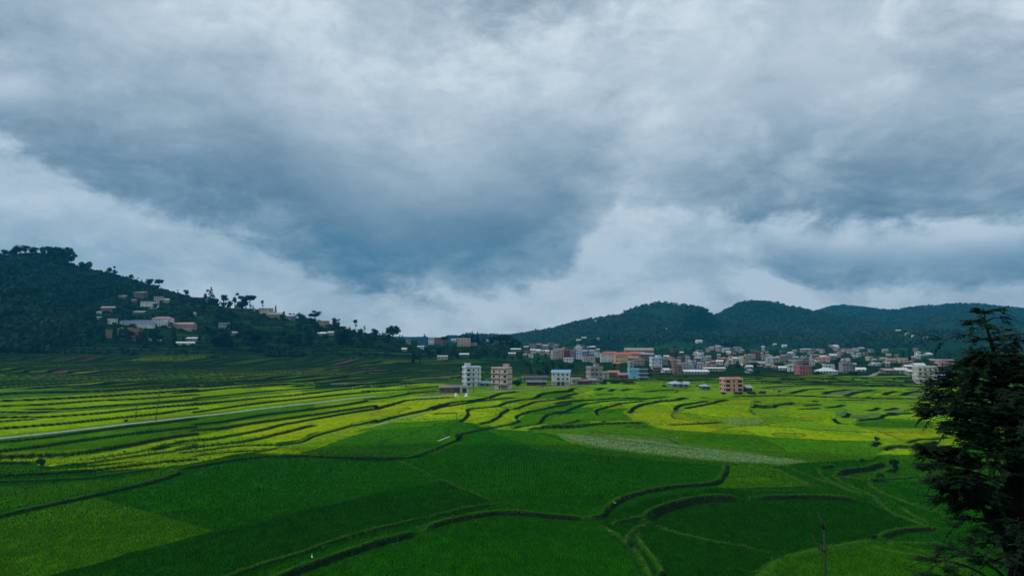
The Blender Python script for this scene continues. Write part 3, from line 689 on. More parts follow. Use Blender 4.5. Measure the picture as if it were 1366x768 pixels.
# surveyed banks
for (k, h, wd, X, Y), (tp0, tp1) in zip(LINES, TAPER):
    mar = 26 if k == 'b' else 6
    m0 = (GX > X.min() - mar) & (GX < X.max() + mar) & (GY_ > Y.min() - mar) & (GY_ < Y.max() + mar)
    idx = np.nonzero(m0)[0]
    if len(idx) == 0: continue
    # coarse prune
    x = GX[idx]; y = GY_[idx]
    sub = slice(None, None, 4)
    best = np.full(len(idx), 1e12); sg = np.ones(len(idx)); arc = np.zeros(len(idx)); acc = 0.0
    Ltot = np.hypot(np.diff(X), np.diff(Y)).sum()
    glob = 0.0
    for i in range(len(X) - 1):
        ax, ay = X[i], Y[i]; dx, dy = X[i + 1] - ax, Y[i + 1] - ay; L2 = dx * dx + dy * dy + 1e-9; L = math.sqrt(L2)
        near = np.nonzero((x > min(ax, ax + dx) - mar) & (x < max(ax, ax + dx) + mar) & (y > min(ay, ay + dy) - mar) & (y < max(ay, ay + dy) + mar))[0]
        xx = x[near]; yy = y[near]
        t = np.clip(((xx - ax) * dx + (yy - ay) * dy) / L2, 0, 1)
        ex = xx - ax - t * dx; ey = yy - ay - t * dy; d2 = ex * ex + ey * ey
        b = d2 < best[near]; nb = near[b]
        best[nb] = d2[b]; sg[nb] = np.sign(dx * ey[b] - dy * ex[b]); arc[nb] = acc + t[b] * L
        glob += dx * (ay) - dy * (ax)       # + when the left-hand side is the far side
        acc += L
    s = np.sqrt(best) * sg * (1 if glob > 0 else -1)
    ed = np.minimum(arc if tp0 else 1e3, (Ltot - arc) if tp1 else 1e3); fade = sst(ed, 0, min(5.0, Ltot * 0.2 + 0.1))
    # beyond the ends nothing
    fade = np.where(np.abs(s) > 25, 0, fade)
    cl = cell[idx]
    if k == 'b':
        ww = np.maximum(wd * 0.5, 1.6 * cl); h = h * (0.52 if X[0] ** 2 + Y[0] ** 2 < 240 ** 2 else 0.85)
        prof = np.where(s > 0, 0.6 * np.exp(-np.abs(s) / 9), np.where(s > -ww, 0.6 + s / ww, -0.4 * np.exp(-np.abs(s + ww) / 9)))
        lip = 0.12 * np.exp(-((s - 0.4) / 0.35) ** 2)
        dz[idx] += (h * prof + lip) * fade
        rj = (fbm(x / 0.9, y / 0.9, 90, 2) - 0.5) * 0.5
        r = sst(s + rj * 0.6, -ww * 1.2, -ww * 0.85) * (1 - sst(s + rj * 0.6, -0.25, 0.1))
        riser[idx] = np.maximum(riser[idx], r * fade)
        gr = 0.8 * np.exp(-((s - 0.3) / 0.33) ** 2) * (Rr[idx] < 300) * (0.25 + 0.8 * vnoise(x / 2.1, y / 2.1, 66))
        grass[idx] = np.maximum(grass[idx], np.clip(gr, 0, 1) * fade)
        wet[idx] *= 1 - sst(-np.abs(s), -1.5, -0.6)
    elif k == 'n':
        dz[idx] += 0.8 * h * np.exp(-(s / (wd * 0.42)) ** 2) * fade
        grass[idx] = np.maximum(grass[idx], np.clip(0.95 * np.exp(-(s / (wd * 0.34)) ** 2) * (0.35 + 0.7 * vnoise(x / 1.7, y / 1.7, 67)), 0, 1) * fade)
        riser[idx] = np.maximum(riser[idx], 0.5 * np.exp(-((s + wd) / (wd * 0.4)) ** 2) * fade)
    else:
        ww = np.maximum(wd, 0.5 * cl)
        dz[idx] += -h * np.exp(-(s / (ww * 0.6)) ** 2) * fade
        riser[idx] = np.maximum(riser[idx], 0.85 * np.exp(-(s / (ww * 0.55)) ** 2) * fade)

# hillside terraces on the left hill and the low ridge; wood elsewhere
hz = Z + (fbm(GX / 90, GY_ / 90, 33, 3) - 0.5) * 5
lefth = (WHO[0] > 1) | (WHO[1] > 1)
hs = 3.4; hf = hz / hs - np.floor(hz / hs)
openg = sst(fbm(GX / 130, GY_ / 130, 35, 3) + 0.0012 * (GX + 420), 0.50, 0.60)
th = onhill * lefth
dz += th * (np.where(hf < 0.75, -hf * 1.2, -0.9 + (hf - 0.75) * 3.6)) * 1.2
hcol = np.array((0.013, 0.045, 0.012)) * (0.45 + 1.1 * _hash(np.floor(hz / hs), np.floor((GX + GY_ * .4) / 45), 36))[:, None]
fcol = np.array((0.008, 0.026, 0.012))
hc_ = fcol * (1 - openg[:, None]) + hcol * openg[:, None]
crop = np.where((th > 0)[:, None], crop * (1 - th[:, None]) + hc_ * th[:, None], crop)
riser = np.maximum(riser * (1 - th), th * openg * sst(hf, 0.55, 0.7))
fh = onhill * (~lefth)
fc = np.array((0.012, 0.040, 0.020)) * (0.6 + 0.8 * fbm(GX / 150, GY_ / 150, 38, 4))[:, None]
crop = crop * (1 - fh[:, None]) + fc * fh[:, None]; riser *= (1 - fh)
dz *= (1 - nearm)
crop = crop * (1 - nearm[:, None]) + np.array((0.014, 0.040, 0.010)) * nearm[:, None]
riser *= (1 - nearm); grass *= (1 - nearm); wet *= (1 - nearm)
ZZ = Z + dz
V = np.stack([GX, GY_, ZZ], 1)
i0 = (np.arange(NR - 1)[:, None] * NA + np.arange(NA - 1)[None, :]).ravel()
F = np.stack([i0, i0 + 1, i0 + NA + 1, i0 + NA], 1)[:, ::-1]
jw = np.arange(NR - 1) * NA + NA - 1
F2 = np.stack([jw, jw - NA + 1, jw + 1, jw + NA], 1)[:, ::-1]
gm = np_mesh('ground', V, np.concatenate([F, F2]), smooth=True)
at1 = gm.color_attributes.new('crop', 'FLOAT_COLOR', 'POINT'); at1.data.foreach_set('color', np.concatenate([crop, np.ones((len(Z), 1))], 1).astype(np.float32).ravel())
at2 = gm.color_attributes.new('cover', 'FLOAT_COLOR', 'POINT'); at2.data.foreach_set('color', np.stack([riser, grass, wet, onhill], 1).astype(np.float32).ravel())

# height of the finished ground sheet at any point
def gz(x, y):
    r = math.hypot(x, y); a_ = math.atan2(x, y)
    j = int(np.clip(np.searchsorted(azs, a_), 1, NA - 1)); i = int(np.clip(np.searchsorted(rs, r), 1, NR - 1))
    fa = (a_ - azs[j - 1]) / (azs[j] - azs[j - 1]); fr = (r - rs[i - 1]) / (rs[i] - rs[i - 1])
    g = ZZ.reshape(NR, NA)
    return float((g[i - 1, j - 1] * (1 - fa) + g[i - 1, j] * fa) * (1 - fr) + (g[i, j - 1] * (1 - fa) + g[i, j] * fa) * fr)
def gz_v(x, y):
    x = np.asarray(x); y = np.asarray(y); r = np.hypot(x, y); a_ = np.arctan2(x, y)
    j = np.clip(np.searchsorted(azs, a_), 1, NA - 1); i = np.clip(np.searchsorted(rs, r), 1, NR - 1)
    fa = (a_ - azs[j - 1]) / (azs[j] - azs[j - 1]); fr = (r - rs[i - 1]) / (rs[i] - rs[i - 1])
    g = ZZ.reshape(NR, NA)
    return (g[i - 1, j - 1] * (1 - fa) + g[i - 1, j] * fa) * (1 - fr) + (g[i, j - 1] * (1 - fa) + g[i, j] * fa) * fr

gmat = bpy.data.materials.new('paddy_ground'); gmat.use_nodes = True; h = NT(gmat.node_tree); b = h.N['Principled BSDF']
pos = h.node('ShaderNodeNewGeometry').outputs['Position']
ac = h.node('ShaderNodeAttribute', attribute_name='crop'); am = h.node('ShaderNodeAttribute', attribute_name='cover')
sp = h.node('ShaderNodeSeparateColor'); h.L.new(am.outputs['Color'], sp.inputs[0])
mp = h.node('ShaderNodeMapping'); h.L.new(pos, mp.inputs[0]); mp.inputs['Scale'].default_value = (1.0, 0.42, 0.3)
n1 = h.noise(mp.outputs[0], 3.4, 3, 0.8)
n2 = h.noise(pos, 0.22, 4, 0.6)
n3 = h.noise(mp.outputs[0], 0.75, 3, 0.6)
f = h.math('ADD', h.math('MULTIPLY', h.math('SUBTRACT', n1, 0.5), 3.6), h.math('ADD', h.math('MULTIPLY', h.math('SUBTRACT', n2, 0.5), 0.7), h.math('MULTIPLY', h.math('SUBTRACT', n3, 0.5), 1.5)))
f = h.math('ADD', f, 1.0); f = h.math('MAXIMUM', f, 0.22)
cc = h.mix(1.0, ac.outputs['Color'], h.xyz(f, f, f), 'MULTIPLY')
# yellower tips here and there
cc = h.mix(h.math('MULTIPLY', h.ss(n3, 0.55, 0.8), 0.35), cc, h.mix(1.0, cc, (1.9, 1.15, 1.0), 'MULTIPLY'))
rf = h.ss(h.noise(pos, 1.4, 4, 0.65), 0.35, 0.7)
rc = h.mix(rf, (0.003, 0.010, 0.004), (0.014, 0.026, 0.009))
cc = h.mix(sp.outputs[0], cc, rc)
gf = h.ss(h.noise(pos, 1.9, 3, 0.7), 0.3, 0.7)
cc = h.mix(sp.outputs[1], cc, h.mix(gf, (0.016, 0.060, 0.006), (0.065, 0.15, 0.016)))
wm_ = h.node('ShaderNodeMapping'); h.L.new(pos, wm_.inputs[0]); wm_.inputs['Scale'].default_value = (1.8, 0.25, 0.2)
wn = h.ss(h.noise(wm_.outputs[0], 1.5, 3, 0.7), 0.35, 0.62)
wetf = h.math('MULTIPLY', sp.outputs[2], h.lin(wn, 0, 1, 0.50, 0.04))
cc = h.mix(wetf, cc, (0.10, 0.145, 0.07))
h.put(b.inputs['Base Color'], cc)
h.put(b.inputs['Roughness'], h.lin(wetf, 0.0, 0.6, 0.9, 0.22))
h.put(b.inputs['Specular IOR Level'], h.lin(wetf, 0.15, 0.75, 0.0, 0.15))
bn = h.node('ShaderNodeBump'); bn.inputs['Distance'].default_value = 0.5
h.put(bn.inputs[0], h.lin(wetf, 0, 0.3, 0.5, 0.0)); h.L.new(h.math('ADD', n1, n3), bn.inputs['Height']); h.L.new(bn.outputs[0], b.inputs['Normal'])
ground = link('ground', gm, gmat); tag(ground, kind='structure')

# ------------------------------------------------------------------ pale paths and the concrete water channel
M_PATH = mat_basic('pale_concrete', (0.40, 0.42, 0.42), 0.85, 0.22, 0.9, 0.2, 0.25)
M_DIRT = mat_basic('pale_earth_track', (0.24, 0.22, 0.18), 0.95, 0.3, 0.5)
def strip(name, fr, pts, width, hgt_, mat, up=0.6):
    ox, oy, s = T[fr]; P = [at(ox + a * s, oy + b * s, up) for a, b in pts]
    P = np.array(P); seg = np.hypot(np.diff(P[:, 0]), np.diff(P[:, 1])); L = np.concatenate([[0], np.cumsum(seg)])
    n = int(max(6, L[-1] / 3)); qq = np.linspace(0, L[-1], n)
    X = np.interp(qq, L, P[:, 0]); Y = np.interp(qq, L, P[:, 1])
    for _ in range(6): X[1:-1] = (X[:-2] + 2 * X[1:-1] + X[2:]) / 4; Y[1:-1] = (Y[:-2] + 2 * Y[1:-1] + Y[2:]) / 4
    Zc = np.array([max(gz(a, b), gz(a * 1.006, b * 1.006)) for a, b in zip(X, Y)])
    for _ in range(8): Zc[1:-1] = (Zc[:-2] + 2 * Zc[1:-1] + Zc[2:]) / 4
    tx = np.gradient(X); ty = np.gradient(Y); tl = np.hypot(tx, ty); nx, ny = -ty / tl, tx / tl
    V = []; F = []
    for i in range(n):
        for o_, z_ in ((-width / 2, -1.2), (-width / 2, hgt_), (width / 2, hgt_), (width / 2, -1.2)):
            V.append((X[i] + nx[i] * o_, Y[i] + ny[i] * o_, Zc[i] + z_))
    for i in range(n - 1):
        for k in range(3): a_ = i * 4 + k; F.append((a_, a_ + 1, a_ + 5, a_ + 4))
    me = bpy.data.meshes.new(name); me.from_pydata(V, [], F); me.update()
    return tag(link(name, me, mat), kind='structure')
strip('water_channel', 'P', [(-160, 604), (-60, 590), (0, 583), (62, 577), (125, 570), (177, 563.5), (208, 561), (260, 554), (303, 549), (344, 543.5), (385, 539), (416, 536), (460, 531), (500, 528)], 1.5, 0.35, M_PATH, 0.9)
strip('path', 'P', [(492, 567), (515, 560), (545, 553), (574, 547)], 0.9, 0.1, M_DIRT, 0.5)
strip('path', 'P', [(584, 587), (592, 584), (600, 581)], 0.5, 0.1, M_PATH, 0.5)
strip('path', 'P', [(560, 531), (600, 526), (640, 523), (700, 519), (760, 514.5), (780, 512.5)], 3.0, 0.15, M_DIRT, 0.3)
strip('path', 'P', [(440, 512), (520, 507), (600, 503)], 1.4, 0.1, M_DIRT, 0.4)
strip('path', 'P', [(1150, 503), (1165, 499), (1176, 495.5)], 4, 0.15, M_DIRT, 0.3)
strip('road', 'P', [(650, 503.5), (720, 502), (800, 500)], 2.0, 0.1, M_DIRT, 0.3)

# ================================================================== TREES
def leaf_cloud(lobes, n, size, seed, flat=0.0, shell=0.55):
    """leaf-clump quads spread through the volume of several ellipsoids (cx,cy,cz,rx,ry,rz)"""
    r = np.random.default_rng(seed); lobes = np.array(lobes, float)
    vol = (lobes[:, 3] * lobes[:, 4] * lobes[:, 5]) ** 0.75; k = r.choice(len(lobes), n, p=vol / vol.sum()); Lb = lobes[k]
    d = r.normal(size=(n, 3)); d /= np.linalg.norm(d, axis=1, keepdims=True)
    rad = (shell + (1 - shell) * r.random(n)) * (0.88 + 0.22 * r.random(n))
    c = Lb[:, :3] + d * Lb[:, 3:6] * rad[:, None]
    nrm = d * 0.8 + r.normal(size=(n, 3)) * 0.6; nrm[:, 2] += 0.35; nrm[:, 2] *= (1 + flat * 2)
    nrm /= np.linalg.norm(nrm, axis=1, keepdims=True)
    u = np.cross(nrm, r.normal(size=(n, 3))); u /= np.linalg.norm(u, axis=1, keepdims=True); v = np.cross(nrm, u)
    s = size * (0.5 + 0.9 * r.random(n))[:, None]
    bend = nrm * s * 0.35
    V = np.stack([c - u * s - bend, c - v * s * 0.62, c + u * s - bend, c + v * s * 0.62], 1).reshape(-1, 3)
    return V, np.arange(4 * n).reshape(n, 4)
def wood(paths, seg=5):
    m = MB()
    for pts, rad in paths: m.tube(pts, rad, seg)
    return m
TREEK = {}
def proto(kind, seed):
    """trunk mesh + crown mesh for a tree about 10 m tall"""
    key = (kind, seed)
    if key in TREEK: return TREEK[key]
    r = random.Random(seed * 31 + len(kind)); W = []; lb = []
    mat = M_LEAF; n = 900; size = 0.42; flat = 0; shell = 0.5
    if kind == 'broad':
        W.append(([(0, 0, -1.5), (0.1, 0, 2.0), (0.05, 0.1, 5.5)], [0.3, 0.24, 0.14]))
        for i in range(12):
            a = i * 2.4 + r.random(); rr = r.uniform(0.6, 2.4); z = r.uniform(2.7, 8.4) - rr * 0.4
            s = r.uniform(1.2, 2.0); lb.append((cos(a) * rr, sin(a) * rr, z, s, s, s * r.uniform(.7, .9)))
            W.append(([(0.05, 0, 2.4 + i * .2), (cos(a) * rr * .6, sin(a) * rr * .6, z - 1.2), (cos(a) * rr, sin(a) * rr, z)], [0.12, 0.08, 0.03]))
    elif kind == 'round':
        W.append(([(0, 0, -1.5), (0.15, 0, 1.4), (0, 0, 3.0)], [0.45, 0.35, 0.28])); n = 2600; size = 0.36; shell = 0.35
        lb.append((0, 0, 5.9, 4.0, 3.8, 3.4))
        for i in range(16):
            a = i * 2.39996; t = (i + .5) / 16; zz = 1 - 1.7 * t; q_ = math.sqrt(max(0, 1 - zz * zz))
            lb.append((cos(a) * q_ * 3.7, sin(a) * q_ * 3.5, 6.0 + zz * 3.0, 1.5, 1.5, 1.3))
        for i in range(7):
            a = i * .9; W.append(([(0, 0, 2.2), (cos(a) * 1.5, sin(a) * 1.5, 4), (cos(a) * 3, sin(a) * 3, 5.6)], [0.2, 0.12, 0.04]))
    elif kind == 'column':
        W.append(([(0, 0, -1.5), (0, 0, 5), (0.05, 0, 9.4)], [0.22, 0.15, 0.04])); n = 750; size = 0.36
        for i in range(10):
            z = 1.6 + i * 0.85; s = 1.35 * math.sin(min(1, (10.4 - z) / 7) * 1.5) + r.uniform(-.15, .2); lb.append((r.uniform(-.35, .35), r.uniform(-.35, .35), z, s, s, 0.8))
    elif kind == 'pine':
        W.append(([(0, 0, -1.5), (0.1, 0, 5), (0, 0, 9.8)], [0.26, 0.17, 0.04])); n = 800; size = 0.4; mat = M_LEAF_CON; flat = .6
        for i in range(16):
            z = 3.0 + (i // 2) * 0.9; s = (10.3 - z) * 0.27; a = i * 2.4; q_ = s * 1.0
            lb.append((cos(a) * q_, sin(a) * q_, z, s * .9, s * .9, .35)); W.append(([(0, 0, z - .2), (cos(a) * q_ * 1.5, sin(a) * q_ * 1.5, z)], [0.06, 0.02]))
        lb.append((0, 0, 9.7, .4, .4, .7))
    elif kind == 'flat':
        W.append(([(0, 0, -1.5), (0.3, 0, 3.5), (0.1, 0, 7.0)], [0.28, 0.22, 0.12])); n = 800; size = 0.4; flat = 1
        for i in range(9):
            a = i * 2.4; rr = r.uniform(1.0, 3.4); z = r.uniform(6.6, 9.4) - (0.9 if i % 3 == 0 else 0); lb.append((cos(a) * rr * .8, sin(a) * rr * .8, z - r.uniform(0, 1.2), r.uniform(1.0, 1.7), r.uniform(1.0, 1.7), r.uniform(.55, 1.0)))
            W.append(([(0.1, 0, 5.2), (cos(a) * rr * .6, sin(a) * rr * .6, z - 1), (cos(a) * rr, sin(a) * rr, z - .1)], [0.11, 0.07, 0.03]))
    elif kind == 'thin':
        W.append(([(0, 0, -1.5), (0.2, 0, 4), (0.0, .1, 8.4)], [0.2, 0.14, 0.05])); n = 380; size = 0.36
        for i in range(6):
            a = i * 2.4; rr = r.uniform(.2, 1.3); z = r.uniform(3.2, 9.2); lb.append((cos(a) * rr, sin(a) * rr, z, .9, .9, .7)); W.append(([(0.1, 0, z - 1.6), (cos(a) * rr, sin(a) * rr, z)], [0.06, 0.02]))
    elif kind == 'shrub':
        W.append(([(0, 0, -1.0), (0, 0, 2.5)], [0.25, 0.12])); n = 620; size = 0.5; mat = M_LEAF_SHRUB
        for i in range(8):
            a = i * 2.4; rr = r.uniform(.4, 2.4); lb.append((cos(a) * rr, sin(a) * rr, r.uniform(1.5, 3.6), 1.6, 1.6, 1.4))
    V, Fq = leaf_cloud(lb, n, size, seed + 100, flat, shell)
    c = np_mesh('crown', V, Fq); c.materials.append(mat)
    t = wood(W).mesh('trunk'); t.materials.append(M_BARK)
    TREEK[key] = (t, c); return TREEK[key]
NAMES = {'broad': 'broadleaf_tree', 'round': 'round_tree', 'column': 'columnar_tree', 'pine': 'conifer_tree', 'flat': 'flat_topped_tree', 'thin': 'slender_tree', 'shrub': 'shrub'}
def tree(kind, p, height, label, group=None, wide=1.0, seed=None, cat='tree'):
    t, c = proto(kind, random.randint(0, 2) if seed is None else seed)
    s = height / (5.0 if kind == 'shrub' else 10.0)
    o = empty(NAMES[kind], (p[0], p[1], p[2]), random.uniform(0, 6.28)); o.scale = (s * wide, s * wide, s)
    tag(o, label, 'shrub' if kind == 'shrub' else cat, group)
    for nm, me in (('trunk', t), ('crown', c)):
        q_ = bpy.data.objects.new(nm, me); COL.objects.link(q_); q_.parent = o
    return o
def gp(px, py, up=0.0):
    p = at(px, py, up); return (p[0], p[1], gz(p[0], p[1]))
def crest(px, d):
    v = pxdir(px, 384); k = d / math.hypot(v[0], v[1]); x, y = v[0] * k, v[1] * k
    return (x, y, gz(x, y))
def ridge_pt(px, lo=650, hi=1500):
    """the point of the skyline above a photo column"""
    v = pxdir(px, 450); k = 1 / math.hypot(v[0], v[1]); dd = np.arange(lo, hi, 4.0)
    X = v[0] * k * dd; Y = v[1] * k * dd; g = gz_v(X, Y); i = int(np.argmax((g - CAM_Z) / dd)); return (X[i], Y[i], g[i], dd[i])
def h_from(px_top, p, px_x=None):
    """height so that the top reaches photo row px_top"""
    d = math.hypot(p[0], p[1]); v = pxdir(px_x if px_x else 683 + FPX * p[0] / p[1], px_top)
    return CAM_Z + v[2] / math.hypot(v[0], v[1]) * d - p[2]

# skyline trees one can point at: (column, top row, kind, wide, label)
SKY = [
 (524, 433.5, 'round', 1.25, 'big round dark tree standing alone on the crest right of the left hill'),
 (420, 411, 'flat', 1.15, 'umbrella shaped tree on the hill crest beside the reddish hilltop house'),
 (333, 386, 'flat', 1.0, 'tallest flat topped tree in the clump on the left hill crest'),
 (322, 391, 'broad', 0.95, 'middle tree of the tall clump on the left hill crest'),
 (312, 387.5, 'thin', 1.1, 'thin upright tree at the left of the tall clump on the hill crest'),
 (349, 400, 'thin', 0.9, 'small pointed tree just right of the tall clump on the hill crest'),
 (367, 405, 'column', 0.6, 'pole thin tree between the cream hilltop houses'),
 (210, 369, 'flat', 1.0, 'spreading thin crowned tree over the crest above the brown roofed house'),
 (198, 369.5, 'broad', 1.2, 'bushy dark tree on the crest above the white hillside house'),
 (172, 364, 'broad', 0.9, 'rounded tree on the steep crest left of the brown roofed house'),
 (150, 353, 'thin', 1.2, 'small leaning tree on the bare shoulder of the left hill'),
 (143, 354.5, 'broad', 0.9, 'low tree on the bare shoulder of the left hill'),
 (109, 348, 'shrub', 1.0, 'small bush alone on the bare shoulder of the left hill'),
 (235, 385, 'thin', 1.0, 'slim tree on the crest right of the spreading one'),
 (246, 384, 'broad', 0.8, 'squat tree in a row along the crest above the red roofed wing'),
 (273, 383, 'thin', 1.0, 'two tufted slim tree on the crest above the pale green house'),
 (280, 383, 'pine', 0.9, 'dark narrow tree leaning on the crest above the pale green house'),
 (297, 390, 'broad', 0.9, 'rounded tree in the gap left of the tall crest clump'),
 (378, 414, 'broad', 0.8, 'small round tree above the long grey hilltop building'),
 (387, 416, 'broad', 0.9, 'low dark tree at the right end of the grey hilltop building'),
 (402, 417, 'shrub', 1.1, 'dark bush on the crest just left of the umbrella tree'),
 (446, 422, 'broad', 1.0, 'small tree on the crest right of the reddish hilltop house'),
 (451, 423, 'thin', 1.1, 'thin tree on the crest between the hilltop houses'),
 (474, 425.5, 'thin', 1.1, 'tufted slim tree at the top of the open terraced slope'),
 (486, 433, 'thin', 0.7, 'tiny palm like tree on the open slope under the skyline'),
 (500, 440, 'shrub', 0.9, 'small bush along the falling crest left of the round tree'),
 (533, 446, 'thin', 1.0, 'small slim tree just right of the big round tree'),
 (537, 446, 'column', 0.9, 'dark narrow tree beside the teal house'),
 (593, 446, 'flat', 1.2, 'flat crowned tree behind the brown brick house'),
 (614, 446, 'broad', 1.0, 'small dark tree left behind the pink and white three storey house'),
 (623, 444, 'broad', 1.0, 'tree rising over the roof of the pink and white three storey house'),
 (630, 442, 'pine', 1.0, 'pointed tree right of the pink and white three storey house'),
 (637, 442, 'column', 1.1, 'second pointed tree right of the pink and white three storey house'),
 (645, 447, 'thin', 1.2, 'short thin tree between the pointed and the round crowned trees'),
 (655, 446, 'broad', 1.3, 'broad round crowned tree on the low ridge'),
 (668, 444, 'broad', 1.3, 'tall round tree at the middle of the low ridge'),
 (677, 444, 'broad', 1.5, 'biggest spreading tree at the right end of the low ridge'),
 (686, 449, 'broad', 1.3, 'last dark tree where the low ridge meets the far hill'),
 (693, 454, 'broad', 1.1, 'low tree right of the low ridge above the tin roofed shed'),
]
for px, top, kd, wd, lb in SKY:
    x, y, z, dd = ridge_pt(px, 700, 1500 if px < 520 else 1100)
    hh = max(h_from(top, (x, y, z), px), 3.0)
    tree(kd, (x, y, z), min(hh, 26), lb, 'trees along the skyline', wd)

# low ragged growth that breaks the line of the crest
random.seed(90)
for px in range(128, 520, 5):
    q_ = px + random.uniform(-3, 3)
    if any(abs(q_ - a) < 7 for a in (353, 366, 384, 431, 524)): continue
    x, y, z, dd = ridge_pt(q_, 700, 1500); y += random.uniform(-5, 5)
    kd = random.choice(['broad', 'shrub', 'shrub', 'broad', 'thin', 'pine']); hh = random.uniform(4.0, 12.0) * (1.0 if q_ < 340 else .72)
    if 100 < q_ < 170: hh *= .55
    near = min(SKY, key=lambda s: abs(s[0] - q_)); nn = near[4].split(' on ')[0].split(' at ')[0].split(' just ')[0].split(' over ')[0].split(' beside ')[0].split(' left ')[0].split(' right ')[0].split(' alone')[0].split(' in a row')[0].split(' along')[0].split(' under')[0].split(' above')[0].split(' behind')[0].split(' standing')[0].split(' between')[0]
    i_ = CRN = globals().setdefault('CRC', {}); key_ = (kd, near[0]); i_[key_] = i_.get(key_, 0) + 1
    adj = {'broad': 'small rounded crest tree', 'shrub': 'low crest bush', 'thin': 'spindly crest tree', 'pine': 'little pointed crest tree'}[kd]
    tree(kd, (x, y, gz(x, y)), hh, f"{'another ' if i_[key_] == 2 else 'one more ' if i_[key_] > 2 else ''}{adj} {'left' if q_ < near[0] else 'right'} of the {nn}", 'low growth along the hill crest', random.uniform(1.0, 1.6))
# the dense wood on the upper left hill: its edge trees are separate, the mass behind is stuff
i_ = 0
for px in list(range(-60, 96, 7)):
    x, y, z, dd = ridge_pt(px, 900, 1500)
    tp_ = 327 + 3 * sin(px * .31) + random.uniform(-1.5, 1.5) + (4 if px < 15 else 0)
    tree('broad', (x + random.uniform(-8, 8), y - 12, z - 1), max(8, h_from(tp_, (x, y - 12, z - 1), px)), 'tall dark broadleaf tree in the row along the top of the wooded left hill', 'trees along the wooded hilltop', 1.05)

HOUSEPX = []     # filled below by the house table: keeps trees off the house fronts

# ================================================================== HOUSES
def facade(m, org, ux, w_, z0, z1, ops, depth=0.22):
    """wall face from org along unit vector ux, outward normal n = (ux.y,-ux.x); ops = openings (u0,u1,z0,z1), each with reveals"""
    nx, ny = ux[1], -ux[0]
    P = lambda u, z, dpt=0.0: (org[0] + ux[0] * u - nx * dpt, org[1] + ux[1] * u - ny * dpt, z)
    us = sorted({0.0, w_} | {o[0] for o in ops} | {o[1] for o in ops}); zs = sorted({z0, z1} | {o[2] for o in ops} | {o[3] for o in ops})
    for i in range(len(us) - 1):
        for j in range(len(zs) - 1):
            uc, zc = (us[i] + us[i + 1]) / 2, (zs[j] + zs[j + 1]) / 2
            if any(o[0] < uc < o[1] and o[2] < zc < o[3] for o in ops): continue
            m.quad(P(us[i], zs[j]), P(us[i + 1], zs[j]), P(us[i + 1], zs[j + 1]), P(us[i], zs[j + 1]))
    for a, b, c, d in ops:
        m.quad(P(a, c), P(b, c), P(b, c, depth), P(a, c, depth)); m.quad(P(a, d, depth), P(b, d, depth), P(b, d), P(a, d))
        m.quad(P(a, c), P(a, c, depth), P(a, d, depth), P(a, d)); m.quad(P(b, c, depth), P(b, c), P(b, d), P(b, d, depth))
_wm = {}
def window_meshes(w_, hh):
    k = (round(w_, 2), round(hh, 2))
    if k not in _wm:
        f_ = MB(); t = 0.08
        f_.box(-w_ / 2, -w_ / 2 + t, -.05, .05, 0, hh); f_.box(w_ / 2 - t, w_ / 2, -.05, .05, 0, hh)
        f_.box(-w_ / 2 + t, w_ / 2 - t, -.05, .05, 0, t); f_.box(-w_ / 2 + t, w_ / 2 - t, -.05, .05, hh - t, hh)
        f_.box(-.03, .03, -.045, .045, t, hh - t)
        p_ = MB().box(-w_ / 2 + t, w_ / 2 - t, -.012, .012, t, hh - t)
        s_ = MB().box(-w_ / 2 - .12, w_ / 2 + .12, -.32, .02, -.1, 0)
        _wm[k] = (f_.mesh('window'), p_.mesh('pane'), s_.mesh('sill'))
        _wm[k][0].materials.append(M_FRAME); _wm[k][1].materials.append(M_GLASS); _wm[k][2].materials.append(M_CONC)
    return _wm[k]
def add_window(root, x, y, z, rz, w_, hh, rich=True):
    f_, p_, s_ = window_meshes(w_, hh)
    o = bpy.data.objects.new('window', f_); COL.objects.link(o); o.parent = root; o.location = (x, y, z); o.rotation_euler = (0, 0, rz)
    for nm, me in ((('pane', p_), ('sill', s_)) if rich else (('pane', p_),)):
        c = bpy.data.objects.new(nm, me); COL.objects.link(c); c.parent = o
    return o
def tank_on(root, x, y, z):
    m = MB().lathe([(0.55, 0.0), (0.6, 0.1), (0.6, 1.1), (0.5, 1.3), (0.18, 1.42), (0.18, 1.5)], 12)
    o = m.build('water_tank', M_TANK, root, True); o.location = (x, y, z + 0.6)
    s_ = MB()
    for a in (-.4, .4):
        for c in (-.4, .4): s_.box(a - .04, a + .04, c - .04, c + .04, -.6, 0)
    q_ = s_.box(-.55, .55, -.55, .55, -0.05, 0).build('tank_stand', M_STEEL, o)
    return o
